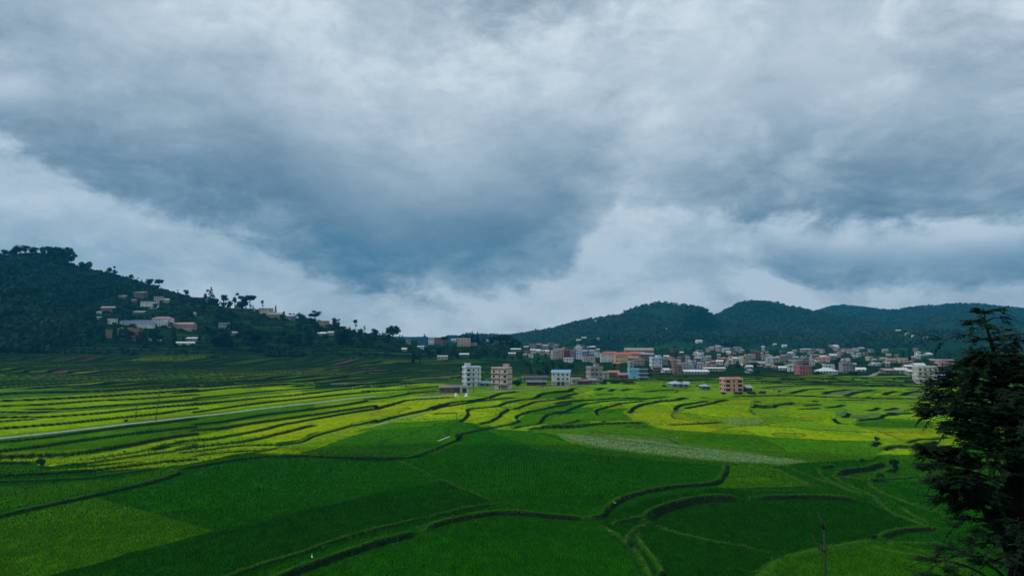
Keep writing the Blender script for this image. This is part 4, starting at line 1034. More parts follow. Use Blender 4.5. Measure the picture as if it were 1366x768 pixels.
def house(p, w_, dp, hs, rz, label, wall, cat='house', name='house', group=None, roof='flat', rcol=(.3, .28, .26), band=None, sh=3.0, cols=3, ground=None,
          balcony=False, bulk=True, rich=False, win=(1.2, 1.35), open_ground=False, tank=True, unfinished=False, stain=.45, canopy=None, sidewin=True, wpat=None):
    """p base centre; front faces local -Y; w_ wide, dp deep, hs storeys"""
    root = empty(name, p, rz); tag(root, label, cat, group)
    H = hs * sh; m = MB(); wins = []
    def opens(width, ncol, doors):
        ops = []
        for s_ in range(hs):
            for c in range(ncol):
                u = width * (c + .5) / ncol; ww = min(win[0], width / ncol * .62) * ((wpat[c % len(wpat)]) if wpat else random.choice((.6, .85, 1, 1, 1.25)))
                if not wpat and s_ and random.random() < .14: continue
                if s_ == 0 and open_ground: ww = min(2.4, width / ncol * .8); ops.append((u - ww / 2, u + ww / 2, 0.05, sh * .82, 's')); continue
                if s_ == 0 and doors and c == ncol // 2: ops.append((u - .5, u + .5, 0.05, 2.15, 'd')); continue
                z0 = s_ * sh + sh * .30; ops.append((u - ww / 2, u + ww / 2, z0, min(z0 + win[1], s_ * sh + sh - .3), 'w'))
        return ops
    fo = opens(w_, cols, True); nd = max(1, int(round(cols * dp / w_))); so = opens(dp, nd, False) if sidewin else []
    facade(m, (-w_ / 2, -dp / 2), (1, 0), w_, -3, H, [o[:4] for o in fo])
    facade(m, (w_ / 2, -dp / 2), (0, 1), dp, -3, H, [o[:4] for o in so])
    facade(m, (-w_ / 2, dp / 2), (0, -1), dp, -3, H, [o[:4] for o in so])
    facade(m, (w_ / 2, dp / 2), (-1, 0), w_, -3, H, [])
    wm = M_BRICK if unfinished else wallmat(wall, stain)
    m.build('wall', wm, root)
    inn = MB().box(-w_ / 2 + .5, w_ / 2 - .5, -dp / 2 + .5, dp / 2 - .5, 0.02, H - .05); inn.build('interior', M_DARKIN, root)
    def place(ops, ox, oy, ux, rz_):
        nx, ny = ux[1], -ux[0]
        for a, b_, c, d_, t in ops:
            u = (a + b_) / 2; x = ox + ux[0] * u - nx * .15; y = oy + ux[1] * u - ny * .15
            if t == 'w' and not unfinished: add_window(root, x, y, c, rz_, b_ - a, d_ - c, rich)
            elif t == 'd':
                dd = MB().box(-.5, .5, -.03, .03, 0, d_ - c).build('door', M_FRAME, root); dd.location = (x, y, c)
            elif t == 's' and rich:
                ss_ = MB().box(-(b_ - a) / 2, (b_ - a) / 2, -.03, .03, 0, d_ - c).build('shutter', M_STEEL if (u * 7) % 2 < 1 else M_FRAME, root); ss_.location = (x - nx * 0, y, c); ss_.rotation_euler = (0, 0, rz_)
    place(fo, -w_ / 2, -dp / 2, (1, 0), 0); place(so, w_ / 2, -dp / 2, (0, 1), pi / 2); place(so, -w_ / 2, dp / 2, (0, -1), -pi / 2)
    if band is not None:
        for s_ in range(1, hs):
            MB().box(-w_ / 2 - .35, w_ / 2 + .35, -dp / 2 - .45, dp / 2 + .35, s_ * sh - (.28 if rich else .16), s_ * sh + (.28 if rich else .16)).build('floor_slab', wallmat(band), root)
    if ground is not None:
        g_ = MB(); g_.box(-w_ / 2 - .04, -w_ / 2 + w_ * .22, -dp / 2 - .04, -dp / 2 + .02, -3, sh - .2); g_.box(w_ / 2 - w_ * .42, w_ / 2 + .04, -dp / 2 - .04, -dp / 2 + .02, -3, sh - .2)
        g_.build('ground_floor_facing', wallmat(ground), root)
    if roof == 'flat':
        t = .28; MB().box(-w_ / 2 - .45, w_ / 2 + .45, -dp / 2 - .55, dp / 2 + .45, H, H + t).build('roof_slab', wallmat(band if band is not None else (rcol)), root)
        q_ = MB(); e = .12
        for a in ((-w_ / 2, w_ / 2, -dp / 2, -dp / 2 + e), (-w_ / 2, w_ / 2, dp / 2 - e, dp / 2), (-w_ / 2, -w_ / 2 + e, -dp / 2 + e, dp / 2 - e), (w_ / 2 - e, w_ / 2, -dp / 2 + e, dp / 2 - e)): q_.box(*a, H + t, H + t + .75)
        q_.build('parapet', wm, root)
        if bulk:
            bx_ = w_ * (.22 if len(label) % 2 else -.22); bm_ = MB().box(bx_ - 1.5, bx_ + 1.5, -.2, dp / 2 - .4, H + t, H + t + 2.3); bm_.box(bx_ - 1.8, bx_ + 1.8, -.6, dp / 2 - .2, H + t + 2.3, H + t + 2.48)
            bm_.build('stair_tower', wm, root)
            if tank: tank_on(root, bx_, dp * .2, H + t + 2.48)
        for sx in (-1, 1):
            if rich or unfinished: 
                rb = MB()
                for k in range(3): rb.box(sx * (w_ / 2 - .4) + k * .12, sx * (w_ / 2 - .4) + k * .12 + .03, -dp / 2 + .3, -dp / 2 + .33, H + t, H + t + 1.5)
                rb.build('rebar', M_FRAME, root)
    elif roof in ('tin', 'shed'):
        o_ = .6; m2 = MB(); zr = H + (dp * .22 if roof == 'tin' else dp * .18)
        if roof == 'tin':
            for sy in (-1, 1):
                y0 = sy * (dp / 2 + o_); a = [(-w_ / 2 - o_, y0, H - .12), (w_ / 2 + o_, y0, H - .12), (w_ / 2 + o_, 0, zr), (-w_ / 2 - o_, 0, zr)]
                if sy > 0: a = a[::-1]
                m2.quad(*a); m2.quad(*[(x, y, z - .1) for x, y, z in a[::-1]])
                m2.quad((-w_ / 2 - o_, y0, H - .22), (w_ / 2 + o_, y0, H - .22), (w_ / 2 + o_, y0, H - .12), (-w_ / 2 - o_, y0, H - .12))
            g_ = MB()
            for sx in (-1, 1): g_.tri((sx * w_ / 2, -dp / 2, H), (sx * w_ / 2, dp / 2, H), (sx * w_ / 2, 0, zr - .12))
            g_.build('gable', wm, root)
        else:
            m2.box(-w_ / 2 - o_, w_ / 2 + o_, -dp / 2 - o_, dp / 2 + o_, H, H + .1)
            for i, v in enumerate(m2.v): m2.v[i] = (v[0], v[1], v[2] + (v[1] + dp / 2) * .16)
        m2.build('roof', roofmat(rcol), root)
    elif roof == 'hip':
        o_ = .7; zr = H + min(w_, dp) * .24; e = max(w_ - dp, 0) / 2; m2 = MB()
        A = (-w_ / 2 - o_, -dp / 2 - o_, H - .05); B_ = (w_ / 2 + o_, -dp / 2 - o_, H - .05); C = (w_ / 2 + o_, dp / 2 + o_, H - .05); D = (-w_ / 2 - o_, dp / 2 + o_, H - .05)
        E = (-e, 0, zr); G = (e + .01, 0, zr)
        m2.quad(A, B_, G, E); m2.quad(C, D, E, G); m2.tri(B_, C, G); m2.tri(D, A, E); m2.quad(D, C, B_, A)
        m2.build('roof', roofmat(rcol), root)
    if balcony:
        for s_ in range(1, hs):
            bw = w_ * (.45 if balcony != 'full' else 1.0); bx_ = -w_ / 2 + bw / 2 if balcony != 'right' else w_ / 2 - bw / 2
            z = s_ * sh; q_ = MB().box(bx_ - bw / 2, bx_ + bw / 2, -dp / 2 - 1.25, -dp / 2 - .46, z - .13, z + .02)
            bo = q_.build('balcony', wallmat(wall, stain), root); r_ = MB()
            nb = max(3, int(bw / .5))
            for k in range(nb + 1):
                x = bx_ - bw / 2 + bw * k / nb; r_.box(x - .03, x + .03, -dp / 2 - 1.22, -dp / 2 - 1.17, z + .02, z + .9)
            r_.box(bx_ - bw / 2, bx_ + bw / 2, -dp / 2 - 1.24, -dp / 2 - 1.15, z + .9, z + .98); r_.build('railing', M_STEEL, bo)
    if canopy:
        q_ = MB().box(-w_ * .1, w_ / 2 + .6, -dp / 2 - 2.2, -dp / 2 - .05, sh - .3, sh - .2).build('awning', roofmat(canopy), root)
    return root
def along(px, py, wpx, up=0):
    p = at(px, py, up); d = math.hypot(p[0], p[1]); return p, d, wpx * d / FPX * math.sqrt(1 + ((px - 683) / FPX) ** 2) ** -1 * 1.0
def place_house(px, py, wpx, hpx, label, wall, rz=None, storeys=None, depth=None, sunk=0.0, **kw):
    """house whose front stands at photo column px, base row py, wpx wide and hpx tall"""
    p, d, _ = along(px, py, wpx); yy = p[1]
    W_ = wpx * yy / FPX; H_ = hpx * yy / FPX
    if storeys is None: storeys = max(1, min(4, int(round(H_ / 3.1))))
    rf = kw.get('roof', 'flat'); extra = {'flat': .28 + .75, 'tin': 1.0, 'shed': .9, 'hip': 1.4}[rf]
    if rf == 'flat' and kw.get('bulk', True) and storeys < 2: kw['bulk'] = False
    sh = max(2.3, (H_ - extra) / storeys)
    dp = depth or min(max(W_ * .8, 5.5), 11)
    if rz is None: rz = random.uniform(-.35, .35)
    # turned houses look wider than their front alone
    c, s_ = abs(cos(rz)), abs(sin(rz)); fw = max(3.0, (W_ - dp * s_) / max(c, .3)) if W_ > dp * s_ + 3 else max(3.0, W_ * .75)
    if fw + 0 < 3.2: dp = min(dp, 5)
    x, y = p[0], p[1] + dp / 2; z = gz(x, p[1] + 1) - sunk
    HOUSEPX.append((px, py, wpx, hpx))
    cols = kw.pop('cols', max(1, int(round(fw / 3.4))))
    return house((x, y, z), fw, dp, storeys, rz, label, wall, sh=sh, cols=cols, **kw)

WHT = (.62, .64, .66); CRM = (.60, .52, .42); PNK = (.62, .40, .34); LPK = (.60, .47, .44); GRY = (.30, .30, .30); BLU = (.22, .42, .58); TEAL = (.06, .24, .27); RED = (.36, .07, .05); BRN = (.18, .11, .08); TAN = (.38, .30, .21); GRN = (.32, .45, .38); LBL = (.48, .58, .68); DRD = (.30, .08, .08)

# ---- the houses that stand out in the fields
# tall white block
r1 = place_house(628.5, 515.5, 25.5, 27, 'tall white four storey house with balconies, standing left of the pink and brown one', (.56, .62, .70), rz=.35, storeys=4, depth=9, rich=True, balcony=True, cols=3, wpat=(1.7, .8, .5), bulk=True, band=(.50, .56, .62), group='tall houses at the edge of the fields')
m = MB(); m.box(-3.6, -.8, -4.62, -4.56, 6.2, 9.4)
place_house(646, 515.5, 15, 6, 'low teal annexe with white doors behind the tall white house', (.10, .25, .28), rz=.1, storeys=1, roof='shed', rcol=(.16, .30, .34), depth=6, group='low sheds around the tall white house')
place_house(594, 523.5, 17, 9, 'long low brown shed at the left end of the sheds before the tall white house', (.14, .10, .09), rz=.05, storeys=1, roof='shed', rcol=(.16, .12, .11), depth=6, group='low sheds around the tall white house')
place_house(608, 523.5, 10, 9, 'short dark brown shed between the long brown shed and the open fronted one', (.10, .075, .07), rz=.05, storeys=1, roof='shed', rcol=(.10, .09, .09), depth=6, group='low sheds around the tall white house')
place_house(619.5, 524, 10, 9.5, 'open fronted garage with a pale frame just before the tall white house', (.40, .42, .42), rz=.0, storeys=1, roof='flat', bulk=False, open_ground=True, cols=1, depth=5, group='low sheds around the tall white house', sidewin=False)
# pink and brown
place_house(669, 519, 28, 29, 'pink white four storey house with brown floor bands and grey ground floor', (.62, .50, .46), rz=-.30, storeys=4, depth=9, rich=True, cols=3, wpat=(1.15, .55, 1.3), band=(.16, .065, .055), ground=(.27, .25, .21), balcony='right', group='tall houses at the edge of the fields', canopy=(.35, .42, .5))
place_house(714, 508.5, 34, 7.5, 'long grey single storey building between the pink and brown house and the blue roofed one', (.24, .235, .225), rz=.05, storeys=1, roof='flat', bulk=False, depth=8, cols=9, rich=True, group='farm buildings in the fields')
place_house(716, 514, 26, 5, 'dark low shed in front of the long grey building', (.06, .065, .06), rz=.0, storeys=1, roof='shed', rcol=(.10, .11, .11), depth=5, group='farm buildings in the fields')
place_house(749, 514, 26, 18.5, 'white three storey house with a blue metal roof', (.60, .64, .64), rz=-.12, storeys=3, roof='shed', rcol=(.16, .34, .52), depth=9, rich=True, open_ground=True, balcony='full', cols=4, group='tall houses at the edge of the fields')
place_house(769, 512, 13, 8, 'small white wing with a flat roof on the right of the blue roofed house', (.55, .57, .55), rz=0, storeys=1, roof='flat', bulk=False, depth=6, group='farm buildings in the fields')
place_house(779, 513, 15, 7, 'dark brown tin shed right of the blue roofed house', (.09, .06, .055), rz=0, storeys=1, roof='tin', rcol=(.14, .08, .065), depth=6, group='farm buildings in the fields')
place_house(794, 508, 21, 20, 'grey unpainted three storey house under a white roof slab', (.30, .27, .27), rz=.25, storeys=3, rich=True, cols=3, rcol=(.62, .64, .64), band=(.42, .40, .39), group='tall houses at the edge of the fields', balcony=True)
place_house(808, 505, 9, 10, 'small pale grey house joined to the right of the grey unpainted one', (.40, .37, .35), rz=.1, storeys=2, bulk=False, rcol=(.5, .48, .44), group='farm buildings in the fields')
place_house(791, 513, 10, 8, 'small grey brown hut in front of the grey unpainted house', (.19, .165, .155), rz=0, storeys=1, roof='shed', rcol=(.22, .21, .2), depth=5, group='farm buildings in the fields')
place_house(819, 501, 14, 6, 'low hut with a rusty orange roof left of the dark red shed', (.22, .15, .12), rz=0, storeys=1, roof='tin', rcol=(.35, .13, .08), group='farm buildings in the fields')
place_house(832, 504.5, 14, 7.5, 'dark red walled shed left of the light blue house', (.26, .045, .06), rz=0, storeys=1, roof='tin', rcol=(.22, .16, .15), depth=7, group='farm buildings in the fields')
place_house(846.5, 505, 14, 14, 'windowless light blue two storey block', (.20, .44, .62), rz=0, storeys=2, depth=8, cols=1, win=(.5, .6), bulk=False, rcol=(.5, .55, .58), group='tall houses at the edge of the fields', sidewin=False, stain=.15)
place_house(859, 508, 11, 17, 'dark green house with one white corner, right of the light blue block', (.055, .12, .11), rz=0, storeys=3, bulk=False, rcol=(.6, .62, .62), band=(.60, .62, .62), depth=7, group='tall houses at the edge of the fields')
# isolated pink
place_house(979, 523, 25, 19, 'square pink three storey house alone in the bright paddies', (.66, .37, .29), rz=.04, storeys=3, depth=10, rich=True, cols=3, wpat=(1.2, .45, 1.2), win=(2.1, 1.5), bulk=False, band=(.52, .30, .24), group='tall houses at the edge of the fields', rcol=(.6, .4, .33))
place_house(998, 522, 12, 6, 'small dark shed with a grey tin roof tucked beside the pink house', (.06, .06, .06), rz=.3, storeys=1, roof='tin', rcol=(.34, .38, .40), depth=6, group='farm buildings in the fields')
place_house(903, 516.5, 17, 7, 'low blue grey greenhouse like shed in the bright paddies', (.20, .26, .30), rz=.1, storeys=1, roof='hip', rcol=(.30, .40, .45), depth=9, group='sheds standing in the bright paddies')
place_house(917, 517, 9, 6, 'grey lean to at the right end of the blue grey shed', (.20, .21, .22), rz=-.2, storeys=1, roof='tin', rcol=(.28, .33, .36), depth=7, group='sheds standing in the bright paddies')
place_house(942, 520, 11, 4.5, 'tiny teal grey hut between the blue grey shed and the pink house', (.14, .18, .18), rz=0, storeys=1, roof='hip', rcol=(.24, .33, .34), depth=7, group='sheds standing in the bright paddies')
# right edge
place_house(1239, 508, 27, 19, 'white three storey house with dark balconies beside the near tree', (.58, .56, .52), rz=-.08, storeys=3, depth=9, rich=True, cols=4, win=(1.3, 1.3), band=(.48, .46, .42), bulk=False, balcony='full', group='tall houses at the edge of the fields')
place_house(1233, 510.5, 16, 7, 'low white wing under the left side of the white house by the near tree', (.50, .49, .46), rz=0, storeys=1, bulk=False, depth=6, group='buildings near the right edge')
place_house(1262, 506, 15, 6.5, 'low shed with a bright blue roof right of the white house by the near tree', (.25, .28, .32), rz=0, storeys=1, roof='shed', rcol=(.08, .22, .48), depth=7, group='buildings near the right edge')
place_house(1264, 489, 18, 9, 'pinkish banded house half hidden by the near tree', (.50, .30, .30), rz=0, storeys=2, band=(.6, .58, .56), bulk=False, group='buildings near the right edge')
place_house(1204, 499, 16, 7, 'low white shed left of the white house by the near tree', (.50, .50, .48), rz=0, storeys=1, roof='tin', rcol=(.52, .52, .50), depth=8, group='buildings near the right edge')
place_house(1219, 500, 14, 5.5, 'long cream roofed shed touching the white house by the near tree', (.34, .31, .28), rz=0, storeys=1, roof='shed', rcol=(.52, .46, .40), depth=8, group='buildings near the right edge')
place_house(1190, 499, 18, 5.5, 'long brown walled shed at the left end of the sheds near the right edge', (.17, .12, .10), rz=0, storeys=1, roof='shed', rcol=(.26, .2, .17), depth=8, group='buildings near the right edge')
place_house(1074, 500, 18, 12, 'dark pink two storey house before the right half of the village', (.42, .16, .17), rz=.1, storeys=2, depth=9, cols=4, band=(.25, .13, .13), bulk=False, group='front row of the village')
place_house(1106, 497.5, 24, 5, 'low wide white pavilion base with open front in the village front row', (.52, .60, .58), rz=0, storeys=1, roof='hip', rcol=(.5, .6, .58), depth=12, cols=6, group='front row of the village')
place_house(1107, 494, 13, 7, 'small white upper hall rising from the low wide pavilion', (.62, .66, .66), rz=0, storeys=2, bulk=False, group='front row of the village')
place_house(1131, 497, 14, 13, 'square dull grey unpainted three storey block right of the white pavilion', (.27, .26, .27), rz=.05, storeys=3, bulk=False, group='front row of the village')
# red roofed school
place_house(815, 483, 26, 13, 'left block of the long red roofed school, white walls', (.62, .58, .52), rz=0, storeys=2, roof='hip', rcol=(.42, .055, .04), depth=10, cols=6, group='red roofed school buildings')
place_house(832, 484, 22, 13, 'yellow ochre walled block in the middle of the red roofed school', (.60, .42, .22), rz=0, storeys=2, roof='hip', rcol=(.46, .07, .045), depth=10, cols=6, group='red roofed school buildings')
place_house(848, 479, 22, 9, 'right block of the long red roofed school, higher up the slope', (.34, .24, .20), rz=0, storeys=1, roof='hip', rcol=(.46, .09, .06), depth=12, cols=5, group='red roofed school buildings')
place_house(853, 471.5, 38, 6, 'long tan roofed building above the red roofed school', (.26, .21, .16), rz=0, storeys=1, roof='tin', rcol=(.36, .27, .19), depth=14, cols=9, group='red roofed school buildings')
place_house(786, 483, 16, 7, 'flat roofed cream bungalow left of the red roofed school', (.46, .44, .38), rz=0, storeys=1, bulk=False, cols=5, group='middle row of the village')
# blueish white in village left
place_house(876, 492, 15, 15, 'pale blue white three storey house left of the big cluster of the village', (.52, .60, .68), rz=.1, storeys=3, cols=3, band=(.58, .62, .66), group='front row of the village')
place_house(877, 495, 10, 6, 'small brick brown hut before the pale blue white house', (.22, .10, .075), rz=0, storeys=1, roof='tin', rcol=(.14, .10, .09), group='front row of the village')
place_house(904, 498.5, 12, 13, 'bare brown unfinished tower house below the purple grey row', (.23, .175, .13), rz=.1, storeys=3, bulk=False, group='front row of the village')
place_house(930, 498, 32, 4.5, 'long low white roofed shed in the village front row', (.33, .36, .36), rz=0, storeys=1, roof='shed', rcol=(.60, .64, .64), depth=8, cols=8, group='front row of the village')
place_house(954, 495, 28, 3, 'thin white boundary building right of the long white roofed shed', (.4, .42, .42), rz=0, storeys=1, roof='shed', rcol=(.50, .54, .54), depth=5, cols=8, group='front row of the village')
place_house(562.5, 461, 15, 12, 'dark teal three storey house on the low ridge', (.035, .20, .235), rz=.1, storeys=3, band=(.03, .13, .16), cols=3, rich=False, group='houses along the low ridge')
place_house(575, 459, 7, 9, 'small white house just right of the teal one', (.60, .62, .64), rz=0, storeys=2, bulk=False, group='houses along the low ridge')
place_house(585, 459, 13, 8, 'dull brown brick house between the small white one and the flat crowned tree', (.16, .12, .11), rz=0, storeys=2, unfinished=True, bulk=False, group='houses along the low ridge')
place_house(605, 456, 7, 3.5, 'tiny white roofed shed left of the pink and white ridge house', (.3, .3, .3), rz=0, storeys=1, roof='shed', rcol=(.62, .64, .64), group='houses along the low ridge')
place_house(618.5, 461.5, 17, 11, 'pink and white three storey house below the trees of the low ridge', (.62, .46, .40), rz=-.05, storeys=3, band=(.62, .56, .50), cols=4, balcony='full', bulk=False, group='houses along the low ridge')
place_house(632, 461, 8, 4, 'grey annexe right of the pink and white ridge house', (.36, .33, .32), rz=0, storeys=1, bulk=False, group='houses along the low ridge')
place_house(653, 457, 7, 3.5, 'small grey roofed house among the ridge trees', (.3, .36, .36), rz=0, storeys=1, roof='tin', rcol=(.40, .44, .46), group='houses along the low ridge')
place_house(561, 464, 8, 2.6, 'low white shed below the teal house', (.6, .62, .6), rz=0, storeys=1, roof='shed', rcol=(.62, .66, .66), depth=4, group='houses along the low ridge')
place_house(544, 458, 6, 6, 'grey house half hidden left of the teal one', (.28, .28, .28), rz=0, storeys=2, bulk=False, group='houses along the low ridge')
place_house(590, 479, 13, 5, 'low grey shed in the terraces below the low ridge', (.40, .42, .42), rz=0, storeys=1, roof='shed', rcol=(.34, .34, .33), depth=6, group='sheds on the terraces')
place_house(619, 475, 12, 3.6, 'long white tin roofed shed on the terraces above the tall white house', (.16, .17, .17), rz=0, storeys=1, roof='shed', rcol=(.62, .66, .68), depth=6, group='sheds on the terraces')
place_house(539, 468, 6, 3, 'little pale roofed hut on the terraces below the round tree', (.3, .3, .28), rz=0, storeys=1, roof='tin', rcol=(.60, .60, .56), group='sheds on the terraces')
place_house(688, 468, 13, 3.5, 'white roofed shed at the right foot of the low ridge', (.2, .2, .2), rz=0, storeys=1, roof='shed', rcol=(.64, .66, .66), depth=6, group='sheds on the terraces')
place_house(683, 473, 9, 3.5, 'smaller white roofed shed below its twin at the foot of the low ridge', (.26, .26, .26), rz=0, storeys=1, roof='shed', rcol=(.56, .58, .58), depth=6, group='sheds on the terraces')

# ---- left hill
LH = 'houses on the left hill'
place_house(215, 434.5, 26, 12, 'white two storey school block with a red hipped roof on the left hill', (.58, .60, .62), rz=-.05, storeys=2, roof='hip', rcol=(.30, .13, .12), depth=9, cols=6, band=(.5, .5, .5), group=LH)
place_house(181, 434, 43, 7, 'long white wing with a deep blue roof left of the hillside school', (.48, .52, .58), rz=0, storeys=1, roof='shed', rcol=(.04, .09, .25), depth=8, cols=12, group=LH)
place_house(244, 439, 30, 8, 'long pinkish wing with a faded red roof right of the hillside school', (.33, .24, .25), rz=-.12, storeys=1, roof='tin', rcol=(.42, .17, .16), depth=9, cols=9, group=LH)
place_house(148, 431.5, 10, 7, 'small white house at the left end of the hillside school', (.56, .58, .56), rz=0, storeys=1, bulk=False, group=LH)
place_house(197, 410.5, 21, 9, 'white two storey house high on the left hill', (.62, .64, .60), rz=.1, storeys=2, cols=4, bulk=False, group=LH)
place_house(185.5, 397, 18, 8, 'brown walled house with a pale tin roof, highest on the left hill', (.12, .085, .07), rz=-.25, storeys=1, roof='shed', rcol=(.33, .24, .23), depth=9, group=LH)
place_house(162, 397, 10, 3.4, 'white tin roof alone among the trees left of the brown house', (.22, .22, .22), rz=0, storeys=1, roof='shed', rcol=(.62, .64, .66), depth=5, group=LH)
place_house(210, 402, 10, 7, 'pale cottage half hidden right of the white hillside house', (.38, .40, .38), rz=0, storeys=2, bulk=False, group=LH)
place_house(220, 403, 9, 5, 'small grey white cottage at the right end of the upper hillside group', (.38, .38, .37), rz=.2, storeys=1, roof='tin', rcol=(.36, .37, .36), group=LH)
place_house(178, 403, 6, 4, 'small brown hut left of the white hillside house', (.2, .13, .12), rz=0, storeys=1, roof='tin', rcol=(.2, .13, .12), group=LH)
place_house(143, 415, 18, 6, 'grey brown house with a dull pink roof at the left of the hillside group', (.16, .14, .14), rz=0, storeys=1, roof='tin', rcol=(.32, .24, .25), depth=8, group=LH)
place_house(131, 418, 5, 3, 'tiny white shed at the far left of the hillside group, the upper one', (.5, .52, .5), rz=0, storeys=1, roof='shed', rcol=(.56, .58, .58), depth=4, group=LH)
place_house(131, 425, 6, 3, 'tiny white shed at the far left of the hillside group, the lower one', (.5, .52, .5), rz=0, storeys=1, roof='shed', rcol=(.52, .54, .54), depth=4, group=LH)
place_house(184.5, 417.5, 15, 3, 'narrow white roofed shed just above the hillside school', (.22, .22, .22), rz=-.05, storeys=1, roof='shed', rcol=(.56, .58, .56), depth=5, group=LH)
place_house(255, 453, 14, 3.2, 'flat white roof below the pinkish wing of the school', (.3, .3, .3), rz=0, storeys=1, roof='shed', rcol=(.66, .68, .68), depth=6, group=LH)
place_house(246, 459.5, 25, 3.8, 'row of white tents or huts at the foot of the left hill', (.64, .66, .66), rz=0, storeys=1, roof='tin', rcol=(.68, .70, .70), depth=5, cols=6, group=LH)
place_house(297, 438.5, 17, 9, 'pale green house with a flat roof right of the school', (.26, .36, .32), rz=.3, storeys=2, bulk=False, cols=3, group=LH)
place_house(312, 447, 8, 5, 'faded pale hut below the pale green house', (.25, .29, .27), rz=0, storeys=1, roof='tin', rcol=(.32, .36, .36), group=LH)
place_house(259, 421, 3, 6, 'slim white shrine among trees right of the school', (.5, .52, .52), rz=0, storeys=1, roof='hip', rcol=(.5, .52, .5), depth=3, cat='shrine', name='shrine', group=LH)
place_house(353, 419, 17, 9, 'cream two storey house on the hill crest right of the tall tree clump', (.42, .42, .34), rz=-.1, storeys=2, bulk=False, cols=4, group=LH)
place_house(318, 404, 10, 6, 'greenish cottage under the tall tree clump on the crest', (.24, .28, .25), rz=-.3, storeys=1, roof='tin', rcol=(.32, .35, .33), group=LH)
place_house(366, 424, 18, 6, 'long brownish house just below the cream crest house', (.28, .24, .19), rz=.05, storeys=1, roof='tin', rcol=(.24, .2, .17), cols=5, group=LH)
place_house(384, 425, 15, 5, 'long grey building on the crest right of the brownish house', (.28, .29, .29), rz=0, storeys=1, roof='shed', rcol=(.42, .44, .44), cols=5, group=LH)
place_house(431, 428, 12, 8, 'reddish cream house beside the umbrella tree', (.42, .31, .24), rz=0, storeys=2, band=(.22, .1, .08), bulk=False, group=LH)
place_house(460, 432, 10, 3.4, 'low grey house on the falling crest right of the reddish one', (.28, .26, .25), rz=0, storeys=1, roof='tin', rcol=(.34, .32, .32), group=LH)
place_house(429, 447.5, 10, 4.5, 'white roofed hut on the lower slope, left of the pair', (.24, .27, .26), rz=0, storeys=1, roof='tin', rcol=(.58, .62, .60), group=LH)
place_house(441, 446, 9, 4.5, 'grey white hut on the lower slope, right of the pair', (.28, .31, .28), rz=-.2, storeys=1, roof='tin', rcol=(.46, .49, .48), group=LH)
place_house(512, 440.5, 6, 2.6, 'tiny brown hut on the crest left of the round tree', (.2, .15, .13), rz=0, storeys=1, roof='tin', rcol=(.22, .18, .17), group=LH)
# tan retaining wall under the school
for (px, py, wpx, hpx, lb) in ((173, 448, 32, 12, 'tan earth retaining wall below the blue roofed wing'), (146, 450, 12, 11, 'short tan retaining wall at the left below the small white house'), (203, 453.5, 24, 3.2, 'low white garden wall below the hillside school'), (170, 453, 22, 2.4, 'low white garden wall below the tan retaining wall')):
    p, d, _ = along(px, py, wpx); W_ = wpx * p[1] / FPX; H_ = hpx * p[1] / FPX
    mm = MB(); n_ = 10
    for k in range(n_):
        x0 = -W_ / 2 + W_ * k / n_; hh = H_ * (0.9 + .1 * sin(k * 1.7)); mm.box(x0, x0 + W_ / n_ - .01, -.35 - .1 * sin(k * 2.1), 1.5, -3, hh)
    o = mm.build('retaining_wall', wallmat((.22, .165, .105) if 'tan' in lb else (.48, .50, .50)), None); o.location = (p[0], p[1], gz(p[0], p[1] + 1)); tag(o, lb, 'wall', 'walls below the hillside school')

